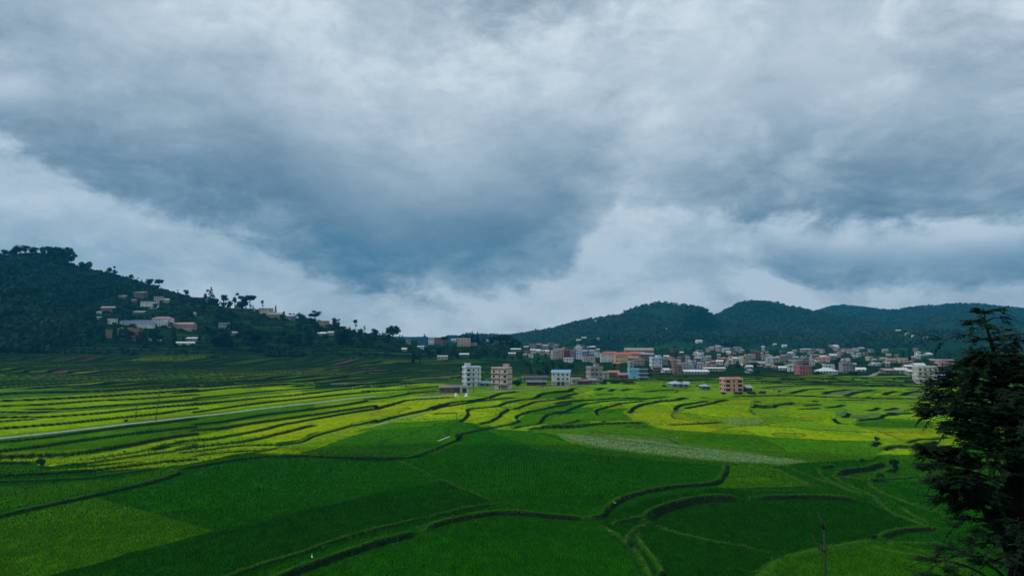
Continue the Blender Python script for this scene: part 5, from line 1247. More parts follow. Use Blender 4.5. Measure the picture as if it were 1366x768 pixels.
# ---- the village across the plain: (column, base row, width, height, colour name, roof)
VC = {'white': WHT, 'cream': CRM, 'pink': PNK, 'grey': GRY, 'blue': LBL, 'pale green': GRN, 'brown': BRN, 'tan': TAN, 'red': DRD, 'purple grey': (.20, .16, .20)}
VR = {'f': ('flat', None, 'flat roof'), 'w': ('tin', (.58, .60, .60), 'white tin roof'), 'g': ('tin', (.27, .28, .29), 'grey tin roof'), 'r': ('hip', (.36, .09, .07), 'red roof'), 'b': ('tin', (.10, .20, .38), 'blue roof'), 'o': ('tin', (.28, .15, .10), 'rusty roof')}
VILL = [
 # small cluster left of the school
 (703,467,9,5,'brown','g'),(711,465,10,6,'grey','f'),(720,464,9,5,'brown','o'),(728,466,10,6,'grey','g'),(736,463,9,6,'grey','f'),(716,470,12,4,'white','w'),(728,471,9,4,'white','w'),
 (740,479,10,12,'cream','f'),(748,478,9,13,'pink','f'),(757,478,9,13,'red','f'),(765,479,9,12,'grey','f'),(773,480,9,10,'blue','b'),(759,483,14,6,'white','f'),(781,474,9,7,'grey','g'),(790,473,8,6,'blue','g'),
 (744,470,8,5,'grey','g'),(753,468,9,5,'pink','r'),(772,468,10,5,'white','g'),(786,467,7,5,'purple grey','g'),(797,477,8,7,'blue','f'),
 # behind the light blue block
 (822,490,9,7,'brown','o'),(845,485,14,8,'tan','o'),(853,488,16,8,'tan','f'),(842,491,7,9,'blue','f'),(861,482,11,10,'purple grey','g'),(868,477,9,6,'grey','g'),(857,476,9,5,'white','g'),
 # main cluster
 (889,487,8,9,'grey','f'),(895,483,9,8,'pink','r'),(899,487,15,9,'pink','f'),(910,485,10,9,'purple grey','f'),(917,484,9,8,'white','f'),(913,491,13,7,'white','f'),(924,488,9,7,'blue','f'),(889,497,12,4,'white','w'),(897,498,7,5,'cream','f'),
 (931,483,9,7,'grey','g'),(938,482,9,7,'blue','f'),(945,481,8,6,'pale green','g'),(953,485,14,4,'red','r'),(926,494,9,8,'grey','f'),(935,492,9,7,'white','f'),(943,494,8,7,'tan','f'),(951,493,9,8,'pink','f'),(961,487,10,6,'white','w'),
 (958,466,7,5,'grey','g'),(961,469,9,7,'pink','f'),(969,470,9,5,'white','g'),(977,469,9,5,'grey','f'),(985,469,9,6,'white','f'),(990,471,7,4,'tan','g'),(950,467,7,3.5,'white','g'),
 (967,481,12,4,'red','r'),(981,482,9,5,'white','w'),(993,485,10,10,'cream','f'),(999,484,8,11,'white','f'),(1004,479,8,7,'pink','f'),(1012,477,8,9,'red','f'),(1006,488,12,7,'grey','f'),(1018,489,14,6,'tan','g'),(1000,491,9,4,'white','w'),
 (1021,480,8,5,'white','f'),(1028,486,9,9,'white','f'),(1035,484,9,8,'grey','g'),(1043,483,10,8,'tan','f'),(1051,481,9,8,'grey','f'),(1059,478,8,5,'white','f'),(1047,477,8,4,'white','g'),
 (1045,494,11,3.6,'white','w'),(1056,496,9,9,'white','f'),(1056,490,7,4,'purple grey','g'),(1065,487,11,6,'grey','f'),(1077,485,13,8,'grey','f'),(1085,488,9,9,'white','f'),(1093,484,9,7,'pink','f'),(1104,484,12,7,'pink','o'),(1112,480,9,5,'grey','g'),
 (1072,470,7,5,'grey','g'),(1078,470,9,5,'tan','g'),(1085,470,7,5,'cream','f'),(1098,471,6,5,'cream','f'),(1108,463,5,3,'tan','g'),(1115,465,10,4,'tan','w'),(1117,467,8,3.5,'grey','g'),(1100,478,14,3,'white','w'),(1112,476,10,3,'white','w'),
 (1130,470,10,4,'pink','f'),(1136,472,9,6,'white','r'),(1143,469,9,4,'white','f'),(1142,475,8,5,'blue','f'),(1150,466,8,2.6,'tan','g'),(1163,470,7,5,'grey','f'),(1126,483,8,5,'white','f'),
 (1161,481,8,6,'cream','f'),(1165,488,8,3.5,'white','w'),(1172,487,9,4,'white','g'),(1150,495,13,2.5,'white','w'),(1180,481,9,4,'tan','g'),(1190,484,12,5,'pink','o'),(1199,481,9,4,'pink','r'),(1207,484,12,6,'pink','f'),(1217,485,9,5,'tan','r'),(1187,476,8,3.5,'grey','g'),
 (1213,491,11,3,'cream','w'),(1228,490,14,2.5,'cream','w'),(1240,474,11,1.8,'white','w'),(1244,483,9,4,'grey','g'),(1222,478,7,3,'purple grey','g'),
 (1000,497,8,4,'grey','g'),(1140,488,8,4,'grey','g'),(1034,492,8,4,'grey','o'),
]
random.seed(404)
_n = 0
while _n < 92:
    px = random.uniform(878, 1235) if random.random() < .85 else random.uniform(700, 800); py = random.uniform(468, 491) if px > 865 else random.uniform(463, 478)
    if px > 1140 and random.random() < .4: continue
    if any(abs(px - e[0]) < 4 and abs(py - e[1]) < 2.5 for e in VILL) or any(abs(px - a) < b_ / 2 + 2 and abs(py - c) < 5 for a, c, b_, d_ in HOUSEPX if b_ > 12): continue
    VILL.append((round(px, 1), round(py, 1), random.uniform(4.5, 7.5), random.uniform(3.0, 6.5), random.choice(['white', 'white', 'grey', 'grey', 'cream', 'brown', 'pink', 'blue', 'tan', 'brown', 'purple grey']), random.choice('ffggowr'))); _n += 1
rows = lambda py: 'back row' if py < 474 else ('middle row' if py < 488 else 'front row')
seen = {}
for e in VILL: seen.setdefault((e[4], e[5], rows(e[1]), e[0] < 865), []).append(e)
for k, v in seen.items(): v.sort(key=lambda e: e[0])
ORD = ['leftmost', 'second from the left', 'third from the left', 'fourth from the left', 'fifth from the left', 'sixth from the left', 'seventh from the left', 'eighth from the left', 'ninth from the left', 'tenth from the left'] + [q + ' from the left' for q in ('eleventh', 'twelfth', 'thirteenth', 'fourteenth', 'fifteenth', 'sixteenth', 'seventeenth', 'eighteenth', 'nineteenth')]
for e in VILL:
    px, py, wp, hp, cn, rf = e; k = (cn, rf, rows(py), px < 865); v = seen[k]; i = v.index(e)
    where = 'village part left of the school' if px < 800 else ('village part behind the light blue block' if px < 865 else 'main village')
    place_ = f"{'main' if px > 865 else 'left'} village {rows(py)}"
    NUM = ['two', 'three', 'four', 'five', 'six', 'seven', 'eight', 'nine', 'ten', 'eleven', 'twelve', 'thirteen', 'fourteen', 'fifteen', 'sixteen', 'seventeen', 'eighteen']
    rn = VR[rf][2].replace('tin roof', 'roof')
    lb = (f"{ORD[i]} of {NUM[len(v) - 2]} {cn.replace('purple grey', 'purple')} houses with {rn}s, {place_}".replace('from the left', 'from left') if len(v) > 1 else f"only {cn.replace('purple grey', 'purple')} house with a {rn} in the {place_}")
    c = VC[cn]; j = random.uniform(.55, 1.0); c = tuple(round(q * j, 2) for q in c)
    kw = dict(roof=VR[rf][0], group='houses of the village across the plain', bulk=(hp > 7 and random.random() < .5), tank=random.random() < .6)
    if VR[rf][1]: kw['rcol'] = VR[rf][1]
    else: kw['rcol'] = random.choice([(.42, .41, .40), (.55, .55, .53), (.34, .33, .32)])
    if VR[rf][0] == 'flat' and random.random() < .5: kw['band'] = random.choice([(.5, .5, .48), (.35, .2, .16), (.25, .24, .24)])
    if random.random() < .3 and hp > 7: kw['balcony'] = 'full'
    place_house(px, py, wp, hp, lb, c, rz=random.uniform(-.5, .5), **kw)
# specks of houses on the far hills
for i, (px, py, wp, hp, cn, lb) in enumerate([
  (889, 441, 3, 3, 'white', 'lone white house halfway up the middle of the first far hill'), (763, 439, 2.4, 2.2, 'white', 'white speck of a house near the left crest of the far hill'), (772, 457, 6, 4, 'grey', 'pale house low on the left flank of the far hill'),
  (779, 452, 6, 2, 'tan', 'thin roofed house above the pale one on the left flank of the far hill'), (798, 454, 4, 3, 'grey', 'grey house on the lower flank right of the pale one'), (795, 430, 2, 3, 'white', 'tall white speck near the crest of the first far hill'),
  (933, 457, 8, 3, 'white', 'white roofed house above the main village on the first far hill'), (964, 457, 2, 2, 'white', 'tiny white house in the forest left of the second hill foot'), (1047, 463, 6, 3, 'blue', 'pale bluish house at the foot of the second far hill'),
  (1034, 461, 4, 3, 'tan', 'small tan house left of the pale bluish one at the second hill foot'), (1133, 444, 6, 3, 'white', 'white house on the slope between the second and third hills'), (1142, 443, 6, 2, 'grey', 'grey roofed house right of the white one between the hills'),
  (1199, 443, 6, 3, 'tan', 'small tan house high on the third far hill'), (1215, 447, 9, 2, 'white', 'long white roof on the third far hill'), (1219, 451, 3, 4, 'white', 'upright white house below the long white roof on the third hill'), (1236, 452, 5, 2.2, 'tan', 'low tan roof right of the upright white house')]):
    place_house(px, py, wp, hp, lb, VC[cn], roof='tin', rcol=(.5, .5, .5), rz=0, storeys=1, cols=1, group='houses on the far hills')

# ================================================================== more trees, woods, weeds
def blocked(px, py, hpx):
    """would a tree at (px,py) of hpx rows hide the front of a listed house?"""
    for a, b_, w_, hh in HOUSEPX:
        if abs(px - a) < w_ / 2 + 3 and b_ - 1 < py < b_ + hpx + 2: return True
        if abs(px - a) < w_ / 2 and b_ - hh * .3 < py <= b_: return True
    return False
def topx(x, y, z):
    v = np.array([x, y, z - CAM_Z]); f_ = y * cos(PITCH) + (z - CAM_Z) * sin(PITCH); u_ = -y * sin(PITCH) + (z - CAM_Z) * cos(PITCH)
    return 683 + FPX * x / f_, 384 - FPX * u_ / f_

# trees one can tell apart on the lower and open slopes of the left hill
random.seed(21); n_ = 0; spots = []; LATER = []
tries = 0
while n_ < 215 and tries < 6000:
    tries += 1
    px = random.uniform(-30, 520); f_ = random.random()
    topline = np.interp(px, [-50, 0, 100, 150, 200, 255, 310, 385, 430, 475, 505, 520], [338, 342, 352, 365, 382, 398, 406, 422, 431, 440, 446, 450])
    low = np.interp(px, [0, 200, 330, 470, 520], [470, 464, 466, 463, 462]); py = topline + 5 + (low - topline - 5) * f_ ** .8
    if px > 300 and random.random() < .35: continue
    if px > 455 and random.random() < .6: continue
    p = gp(px, py); d = math.hypot(p[0], p[1])
    if d < 640: continue
    lower = py > low - 22
    kd = random.choice(['broad', 'broad', 'column', 'column', 'broad', 'pine'] if lower and px < 330 else ['broad', 'broad', 'shrub', 'thin', 'broad', 'shrub'])
    hh = random.uniform(9, 15) if kd != 'shrub' else random.uniform(4, 7)
    if kd == 'column': hh *= 1.25
    if blocked(px, py, hh * FPX / d): continue
    if any((px - a) ** 2 + (py - b_) ** 2 * 3 < 20 for a, b_ in spots): continue
    spots.append((px, py)); n_ += 1
    sect = 'lower left slope below the school' if px < 130 and lower else ('foot of the left hill around the school' if lower and px < 280 else ('foot of the left hill right of the school' if lower else ('wooded left part of the hill' if px < 130 else ('upper slope around the hillside houses' if px < 330 else 'open slope right of the tall clump'))))
    ad = {'broad': 'rounded dark green tree', 'column': 'tall narrow dark tree', 'pine': 'pointed dark conifer', 'thin': 'slender thin crowned tree', 'shrub': 'low bushy shrub'}[kd]
    LATER.append((tree(kd, p, hh, f'{ad} on the {sect}', f'{ad}s on the {sect}', random.uniform(.9, 1.3)), ad, px, py, px < 130))
# big dark single crowns seen on the slope
for px, py, hp, wd, lb in [(338, 466, 33, 1.5, 'huge dark rounded tree at the foot of the left hill below the pale huts'), (461, 460, 26, 1.5, 'very dark square clump like tree at the right end of the left hill'), (378, 455, 18, 1.6, 'wide dark tree on the slope below the long grey building'),
                           (413, 461, 18, 1.3, 'dark tree right of the wide one on the lower slope'), (300, 462, 24, 1.1, 'tall dark tree below the pale green house'), (152, 452, 22, .8, 'tall dark tree before the small white house by the school'), (160, 452, 18, .8, 'dark tree standing against the left end of the tan retaining wall'), (206, 458, 24, .8, 'dark slim tree in front of the right end of the tan wall'), (232, 462, 26, .8, 'dark tree below the left end of the pinkish wing')]:
    p = gp(px, py); d = math.hypot(p[0], p[1]); tree('broad' if wd > 1 else 'column', p, hp * p[1] / FPX, lb, 'large dark trees of the left hill', wd)

# trees between the houses of the plain
random.seed(5); tries = 0; n_ = 0; spots = []
while n_ < 150 and tries < 5000:
    tries += 1
    px = random.choice([random.uniform(540, 700), random.uniform(700, 870), random.uniform(870, 1270), random.uniform(870, 1270)])
    py = random.uniform(463, 503) if px > 700 else random.uniform(460, 482)
    if px < 870 and px > 700 and py > 490 and random.random() < .7: continue
    if px > 870 and py > 500: continue
    p = gp(px, py); d = math.hypot(p[0], p[1])
    kd = random.choice(['broad', 'broad', 'shrub', 'shrub', 'thin', 'column']); hh = random.uniform(5.5, 11) if kd != 'shrub' else random.uniform(3, 6)
    if blocked(px, py, hh * FPX / d * .7): continue
    if any((px - a) ** 2 + (py - b_) ** 2 * 4 < 50 for a, b_ in spots): continue
    spots.append((px, py)); n_ += 1
    ad = {'broad': 'dark rounded tree', 'column': 'narrow dark tree', 'thin': 'slender tree', 'shrub': 'dark green bush'}[kd]
    sect = 'on the terraces below the low ridge' if px < 700 else ('between the houses left of the village' if px < 870 else 'between the houses of the main village')
    LATER.append((tree(kd, p, hh, f'{ad} {sect}', f'{ad}s {sect}', random.uniform(.9, 1.3)), ad, px, py, False))
for px, py, kd, hp, wd, lb in [(678, 517, 'shrub', 5, 1.6, 'dark bush at the right foot of the pink and brown house'), (690, 515, 'shrub', 9, 1.3, 'rounded green bush between the pink and brown house and the long grey building'), (670, 490, 'broad', 5, .9, 'dark tree poking above the roof of the pink and brown house'),
     (819, 495, 'broad', 12, .8, 'dark tree behind the rusty roofed hut'), (1002, 490, 'shrub', 8, 2.2, 'wide dark thicket in the middle of the main village'), (1140, 500, 'shrub', 6, 2.0, 'dark bushes right of the grey unpainted block'), (1120, 485, 'broad', 10, 1.1, 'dark tree behind the white pavilion'),
     (965, 526, 'shrub', 3.5, 1.5, 'left clump of the hedge below the pink house'), (985, 526.5, 'shrub', 4, 2.2, 'middle clump of the hedge below the pink house'), (1003, 526.5, 'shrub', 4.2, 2.2, 'dark clump of the hedge right below the small shed'), (1017, 525.5, 'shrub', 4, 1.9, 'right clump of the hedge beyond the pink house'),
     (1033, 523, 'thin', 5, 1, 'small slim tree right of the hedge by the pink house'), (1040, 524, 'shrub', 3, 1.2, 'small bush at the far end of the hedge by the pink house'), (821, 511, 'shrub', 4.5, 3.0, 'wide dark thicket below the dark red shed'), (838, 512, 'shrub', 4.5, 3.0, 'wide dark thicket below the light blue block'), (805, 512, 'shrub', 4, 2.6, 'dark thicket below the grey unpainted house'),
     (551, 485, 'column', 18, .9, 'narrow dark tree on the terraces, left of the pair below the teal house'), (560, 486, 'column', 9, .9, 'short dark tree on the terraces, right of the pair below the teal house'), (886, 516, 'shrub', 3, 1.6, 'dark bush left of the blue grey shed'), (931, 516, 'shrub', 2.6, 1.3, 'row like bush right of the blue grey shed')]:
    p = gp(px, py); tree(kd, p, hp * p[1] / FPX, lb, None, wd)

# say of each which landmark it stands by
MARKS = [('hillside school', 215, 430), ('white hillside house', 197, 405), ('brown hillside house', 185, 391), ('blue roofed wing', 178, 431), ('red roofed wing', 244, 435), ('row of white tents', 246, 457), ('pale green house', 297, 434), ('tan retaining wall', 170, 444),
 ('cream crest house', 353, 414), ('brownish crest house', 366, 421), ('reddish crest house', 431, 424), ('pair of hillside huts', 435, 445), ('lone round tree', 524, 443), ('teal house', 562, 455), ('pink ridge house', 618, 456), ('terrace shed', 590, 476), ('white terrace shed', 619, 473),
 ('foot of the low ridge', 686, 468), ('left village', 752, 474), ('red roofed school', 825, 478), ('tan roofed building', 853, 468), ('light blue block', 846, 498), ('pale blue house', 876, 486), ('bare tower house', 904, 492), ('long white shed', 930, 496), ('white village gap', 972, 480),
 ('hill foot cluster', 972, 468), ('main village centre', 1002, 482), ('dark pink house', 1074, 494), ('white pavilion', 1106, 493), ('grey square block', 1131, 490), ('pink roofed row', 1199, 481), ('right edge sheds', 1200, 497), ('white balcony house', 1239, 500), ('tall crest clump', 325, 396), ('big foot tree', 338, 450), ('left hill end clump', 461, 447)]
by = {}
for o, ad, px, py, deep in LATER:
    if deep: continue
    k = min(range(len(MARKS)), key=lambda i: (MARKS[i][1] - px) ** 2 + 6 * (MARKS[i][2] - py) ** 2); nm, mx, my = MARKS[k]
    dr = ('left of' if px < mx else 'right of') if abs(px - mx) > 2.2 * abs(py - my) else ('above' if py < my else 'below'); by.setdefault((ad, dr, nm), []).append((px, py, o))
RK = ['nearest', 'second nearest', 'third nearest', 'fourth nearest', 'fifth nearest', 'sixth nearest', 'seventh nearest', 'eighth nearest', 'ninth nearest', 'tenth nearest']
for (ad, dr, nm), L_ in by.items():
    mk = [m for m in MARKS if m[0] == nm][0]; L_.sort(key=lambda e: (e[0] - mk[1]) ** 2 + (e[1] - mk[2]) ** 2)
    for i, (px, py, o) in enumerate(L_): o['label'] = f'{ad} {dr} the {nm}' + ('' if len(L_) == 1 else f', {RK[min(i, 9)]} of {len(L_)}')

# bushes and small trees that half bury the hillside houses
random.seed(66)
for nm, a, b_, w_ in (('brown hillside house', 185.5, 397, 18), ('white hillside house', 197, 410.5, 21), ('pale cottage', 210, 402, 10), ('dull pink roofed house', 143, 415, 18), ('small white school house', 148, 431.5, 10), ('blue roofed wing', 181, 434, 40), ('hillside school block', 215, 434.5, 26),
                      ('faded red roofed wing', 244, 439, 30), ('pale green house', 297, 438.5, 17), ('cream crest house', 353, 419, 17), ('brownish crest house', 366, 424, 18), ('long grey crest building', 384, 425, 15), ('reddish crest house', 431, 428, 12), ('row of white tents', 246, 459.5, 25), ('left hut of the pair', 429, 447.5, 10), ('faded pale hut', 312, 447, 8)):
    for i, (wh, t_) in enumerate((('left end', -.46), ('middle', random.uniform(-.15, .15)), ('right end', .46))):
        if i == 1 and w_ < 15: continue
        p = gp(a + w_ * t_, b_ + random.uniform(1.2, 2.6)); kd = random.choice(['shrub', 'shrub', 'broad', 'thin'] if i != 1 else ['shrub'])
        tree(kd, p, random.uniform(2.6, 4.0) if kd == 'shrub' else random.uniform(5.5, 9), {'shrub': 'dark bush', 'broad': 'leafy tree', 'thin': 'slender tree'}[kd] + f' before the {wh} of the {nm}', 'bushes before the hillside houses', random.uniform(1.0, 1.5))

# ---- woods as masses: low clump clusters over the hills (nobody could count them)
def clumps(name, P, size, mat, label, n_leaf, hgt_, seed):
    """many small crowns in one mesh: each a ragged cap of leaf-clump faces"""
    r = np.random.default_rng(seed); n = len(P)
    C = np.repeat(P, n_leaf, 0); sz = np.repeat(size, n_leaf)
    d = r.normal(size=(n * n_leaf, 3)); d[:, 2] = np.abs(d[:, 2]) * 1.0 - 0.15; d /= np.linalg.norm(d, axis=1, keepdims=True)
    rad = 0.75 + 0.3 * r.random(len(d))
    c = C + d * (sz * rad)[:, None] * np.array([0.62, 0.62, hgt_]) ; c[:, 2] += sz * 0.35
    nr = d + r.normal(size=d.shape) * 0.45; nr /= np.linalg.norm(nr, axis=1, keepdims=True)
    u = np.cross(nr, r.normal(size=d.shape)); u /= np.linalg.norm(u, axis=1, keepdims=True); v = np.cross(nr, u)
    s = (sz * (0.22 + 0.2 * r.random(len(d))))[:, None]
    V = np.stack([c - u * s, c - v * s * .7, c + u * s, c + v * s * .7], 1).reshape(-1, 3)
    return tag(link(name, np_mesh(name, V, np.arange(len(V)).reshape(-1, 4)), mat), label, 'forest', None, 'stuff')
r = np.random.default_rng(8)
# left hill
n = 26000; az_ = np.radians(r.uniform(-38, -6, n)); rr = r.uniform(640, 1480, n); X = np.sin(az_) * rr; Y = np.cos(az_) * rr
z0 = valley(X, Y); add, who = hills(X, Y, z0)
og = sst(fbm(X / 130, Y / 130, 35, 3) + 0.0012 * (X + 420), 0.50, 0.60)
keep = (add > 5) & (who[0] > 3) & (r.random(n) > og * 0.80) & (r.random(n) < 0.75)
X, Y = X[keep], Y[keep]; Z_ = gz_v(X, Y)
pxs = np.array([topx(a, b_, c) for a, b_, c in zip(X, Y, Z_)])
ok = np.array([not blocked(a, b_, 7) for a, b_ in pxs]); X, Y, Z_ = X[ok], Y[ok], Z_[ok]
dm = np.array([0.6 + 0.9 * (q > 0) for q in X]) ; sz = r.uniform(3.0, 6.5, len(X)); up_ = og[keep][ok]; sz = sz * (1 - .45 * up_)
pxs = pxs[ok]; sk = sst(-pxs[:, 0], -130, -60); sz *= (1 + .4 * sk)
clumps('hill_wood', np.stack([X, Y, Z_ - .5], 1), sz, M_LEAF, 'dense dark wood and scrub covering the left hill', 26, 0.75, 3)
# low ridge
n = 1600; X = r.uniform(-140, 60, n); Y = r.uniform(830, 1120, n); z0 = valley(X, Y); add, who = hills(X, Y, z0)
keep = (who[1] > 6) & (r.random(n) < .45 + .4 * (X > -60)); X, Y = X[keep], Y[keep]; Z_ = gz_v(X, Y); pxs = [topx(a, b_, c) for a, b_, c in zip(X, Y, Z_)]
ok = np.array([not blocked(a, b_, 6) for a, b_ in pxs]); X, Y, Z_ = X[ok], Y[ok], Z_[ok]
clumps('ridge_wood', np.stack([X, Y, Z_ - .5], 1), r.uniform(2.5, 5.0, len(X)), M_LEAF, 'dark scrub growing over the low ridge', 22, .8, 4)
# far hills
n = 80000; az_ = np.radians(r.uniform(-4, 38, n)); rr = np.sqrt(r.uniform(1500 ** 2, 4100 ** 2, n)); X = np.sin(az_) * rr; Y = np.cos(az_) * rr
z0 = valley(X, Y); add, who = hills(X, Y, z0); keep = (add > 6); X, Y = X[keep], Y[keep]; Z_ = gz_v(X, Y)
sz = (4.0 + 7 * r.random(len(X)) ** 2) * np.where(np.hypot(X, Y) > 3000, 1.45, 1.0)
clr = fbm(X / 160, Y / 160, 12, 3) > 0.60; k2 = ~(clr & (r.random(len(X)) < .8)); X, Y, Z_, sz = X[k2], Y[k2], Z_[k2], sz[k2]
clumps('far_forest', np.stack([X, Y, Z_ - 1], 1), sz, M_LEAF_FAR, 'unbroken forest covering the far blue hills', 12, .6, 5)
# scrub in the plain, near the village
n = 2600; X = r.uniform(-150, 900, n); Y = r.uniform(680, 2000, n); z0 = valley(X, Y); add, who = hills(X, Y, z0)
keep = (add < 6) & (fbm(X / 60, Y / 60, 91, 3) > .47) & (X < Y * .66); X, Y = X[keep], Y[keep]; Z_ = gz_v(X, Y); pxs = [topx(a, b_, c) for a, b_, c in zip(X, Y, Z_)]
ok = np.array([not blocked(a, b_, 5) for a, b_ in pxs]); X, Y, Z_ = X[ok], Y[ok], Z_[ok]
clumps('village_scrub', np.stack([X, Y, Z_ - .3], 1), r.uniform(2.0, 5.0, len(X)), M_LEAF, 'dark hedges and scrub between the far houses', 16, .6, 6)

# ---- weeds and bean plants growing along the bunds of the nearer fields
VV = []; r = np.random.default_rng(14)
for k, h_, wd, X, Y in LINES:
    D = np.hypot(X, Y)
    if D.min() > 262 or k == 'd': continue
    L = np.concatenate([[0], np.cumsum(np.hypot(np.diff(X), np.diff(Y)))])
    dens = 4.5 if D.min() < 200 else 2.0
    m_ = int(L[-1] * dens); q_ = r.random(m_) * L[-1]
    x = np.interp(q_, L, X); y = np.interp(q_, L, Y); tx = np.interp(q_, L, np.gradient(X)); ty = np.interp(q_, L, np.gradient(Y)); tl = np.hypot(tx, ty) + 1e-9
    off = r.normal(size=m_) * (0.35 if k == 'b' else wd * .35) ; x = x - ty / tl * off; y = y + tx / tl * off
    clump = vnoise(x / 1.1, y / 1.1, 19); kp = (clump > .38) & (np.hypot(x, y) < 265); x, y, clump = x[kp], y[kp], clump[kp]
    if len(x) == 0: continue
    z = gz_v(x, y); VV.append(np.stack([x, y, z, clump], 1))
VV = np.concatenate(VV); nl = 5
C = np.repeat(VV, nl, 0); n = len(C); s = (0.05 + .11 * r.random(n)) * (0.5 + C[:, 3]); d_ = np.hypot(C[:, 0], C[:, 1]); s *= np.where(d_ > 200, 1.5, 1.0)
c = C[:, :3] + r.normal(size=(n, 3)) * np.array([.13, .13, .05]); c[:, 2] += s * (.5 + r.random(n) * 1.1)
nr = r.normal(size=(n, 3)); nr[:, 2] += .5; nr /= np.linalg.norm(nr, axis=1, keepdims=True)
u = np.cross(nr, r.normal(size=(n, 3))); u /= np.linalg.norm(u, axis=1, keepdims=True); v = np.cross(nr, u); s = s[:, None]
V = np.stack([c - u * s, c - v * s * .5, c + u * s, c + v * s * .5], 1).reshape(-1, 3)
tag(link('bund_weeds', np_mesh('bund_weeds', V, np.arange(len(V)).reshape(-1, 4)), M_WEED), 'weeds and bean plants growing along the paddy bunds', 'weeds', None, 'stuff')

# ---- the rice itself where single tufts can be seen
def rice(r0, r1, spc, hgt_, wdt, seed):
    r = np.random.default_rng(seed); L_ = r1 * .80
    gx, gy = np.meshgrid(np.arange(-L_, L_, spc * 1.15), np.arange(r0 * .7, r1, spc)); gx = gx.ravel(); gy = gy.ravel()
    ca, sa = cos(.5), sin(.5); gx = gx + r.normal(size=len(gx)) * spc * .22; gy = gy + r.normal(size=len(gx)) * spc * .22
    rr = np.hypot(gx, gy); k = (rr > r0) & (rr < r1) & (np.abs(gx) < gy * .74); gx, gy, rr = gx[k], gy[k], rr[k]
    j = np.clip(np.searchsorted(azs, np.arctan2(gx, gy)), 0, NA - 1); i = np.clip(np.searchsorted(rs, rr), 0, NR - 1); vi = i * NA + j
    k = (grass[vi] < .15) & (riser[vi] < .12) & (wet[vi] < .1) & (nearm[vi] < .05) & (r.random(len(vi)) < .55 + .5 * vnoise(gx / 3, gy / 3, 51)); gx, gy, vi = gx[k], gy[k], vi[k]
    n = len(gx); z = gz_v(gx, gy) - .03; a = r.random(n) * pi; hh = hgt_ * (.6 + .7 * r.random(n)); V = []; C_ = []
    col_ = crop[vi] * (0.55 + 1.05 * r.random(n) ** 1.3)[:, None]; col_[:, 0] *= 1 + 1.2 * r.random(n) ** 3
    for s_ in (0, 1):
        b_ = a + s_ * 1.5; dx = np.cos(b_) * wdt; dy = np.sin(b_) * wdt; lx = r.normal(size=n) * .10; ly = r.normal(size=n) * .10
        V.append(np.stack([np.stack([gx - dx, gy - dy, z], 1), np.stack([gx + dx, gy + dy, z], 1), np.stack([gx + lx + dx * .5, gy + ly + dy * .5, z + hh], 1)], 1).reshape(-1, 3)); C_.append(np.repeat(col_, 3, 0))
    V = np.concatenate(V); C_ = np.concatenate(C_); me = np_mesh('rice_plants', V, np.arange(len(V)).reshape(-1, 3))
    at_ = me.color_attributes.new('crop', 'FLOAT_COLOR', 'POINT'); at_.data.foreach_set('color', np.concatenate([C_, np.ones((len(C_), 1))], 1).astype(np.float32).ravel())
    return me
M_RICE = bpy.data.materials.new('rice_blades'); M_RICE.use_nodes = True; h = NT(M_RICE.node_tree); b = h.N['Principled BSDF']
h.L.new(h.node('ShaderNodeAttribute', attribute_name='crop').outputs['Color'], b.inputs['Base Color']); b.inputs['Roughness'].default_value = .8; b.inputs['Specular IOR Level'].default_value = .06
tag(link('rice_plants', rice(100, 165, .34, .34, .055, 71), M_RICE), 'rice plants standing in the nearest paddies', 'rice', None, 'stuff')
tag(link('rice_plants', rice(165, 240, .60, .40, .10, 72), M_RICE), 'rice plants standing in the paddies of the middle foreground', 'rice', None, 'stuff')

# ================================================================== small things in the fields
def pole(px, py, top, lean, label):
    p = at(px, py); z = gz(p[0], p[1]); H_ = (py - top) * p[1] / FPX; dx = lean * p[1] / FPX
    o = empty('utility_pole', (p[0], p[1], z)); tag(o, label, 'utility pole', 'utility poles standing in the fields')
    MB().tube([(0, 0, -.6), (dx * .5, 0, H_ * .5), (dx, 0, H_)], [.17, .14, .10], 8).build('post', M_WOODPOLE, o)
    MB().box(dx * .96 - .7, dx * .96 + .7, -.06, .06, H_ * .94, H_ * .94 + .1).build('crossarm', M_WOODPOLE, o)
    MB().lathe([(.05, 0), (.08, .06), (.04, .16)], 8, (dx * .96 - .5, 0)).build('insulator', M_CONC, o).location = (0, 0, H_ * .94 + .1)
    MB().lathe([(.05, 0), (.08, .06), (.04, .16)], 8, (dx * .96 + .5, 0)).build('insulator', M_CONC, o).location = (0, 0, H_ * .94 + .1)
pole(181, 559, 538, .5, 'thin short pole standing left of the taller leaning one by the water channel')
pole(207, 564, 514, 6, 'tall leaning pole beside the water channel in the left terraces')
pole(327, 541, 528, 2, 'short pole just above the water channel, left of the houses')
pole(336, 516, 504, 2, 'distant leaning pole on the upper left terraces')
pole(724, 517, 504, 0, 'slim pole on the track between the long grey building and the blue roofed house')
pole(774, 515, 496, 0, 'slim pole on the track right of the blue roofed house')
pole(632, 523, 509, 0, 'slim pole before the teal annexe of the tall white house')
pole(609, 560, 552, 0, 'short post at the corner of the yellow green paddy below the houses')

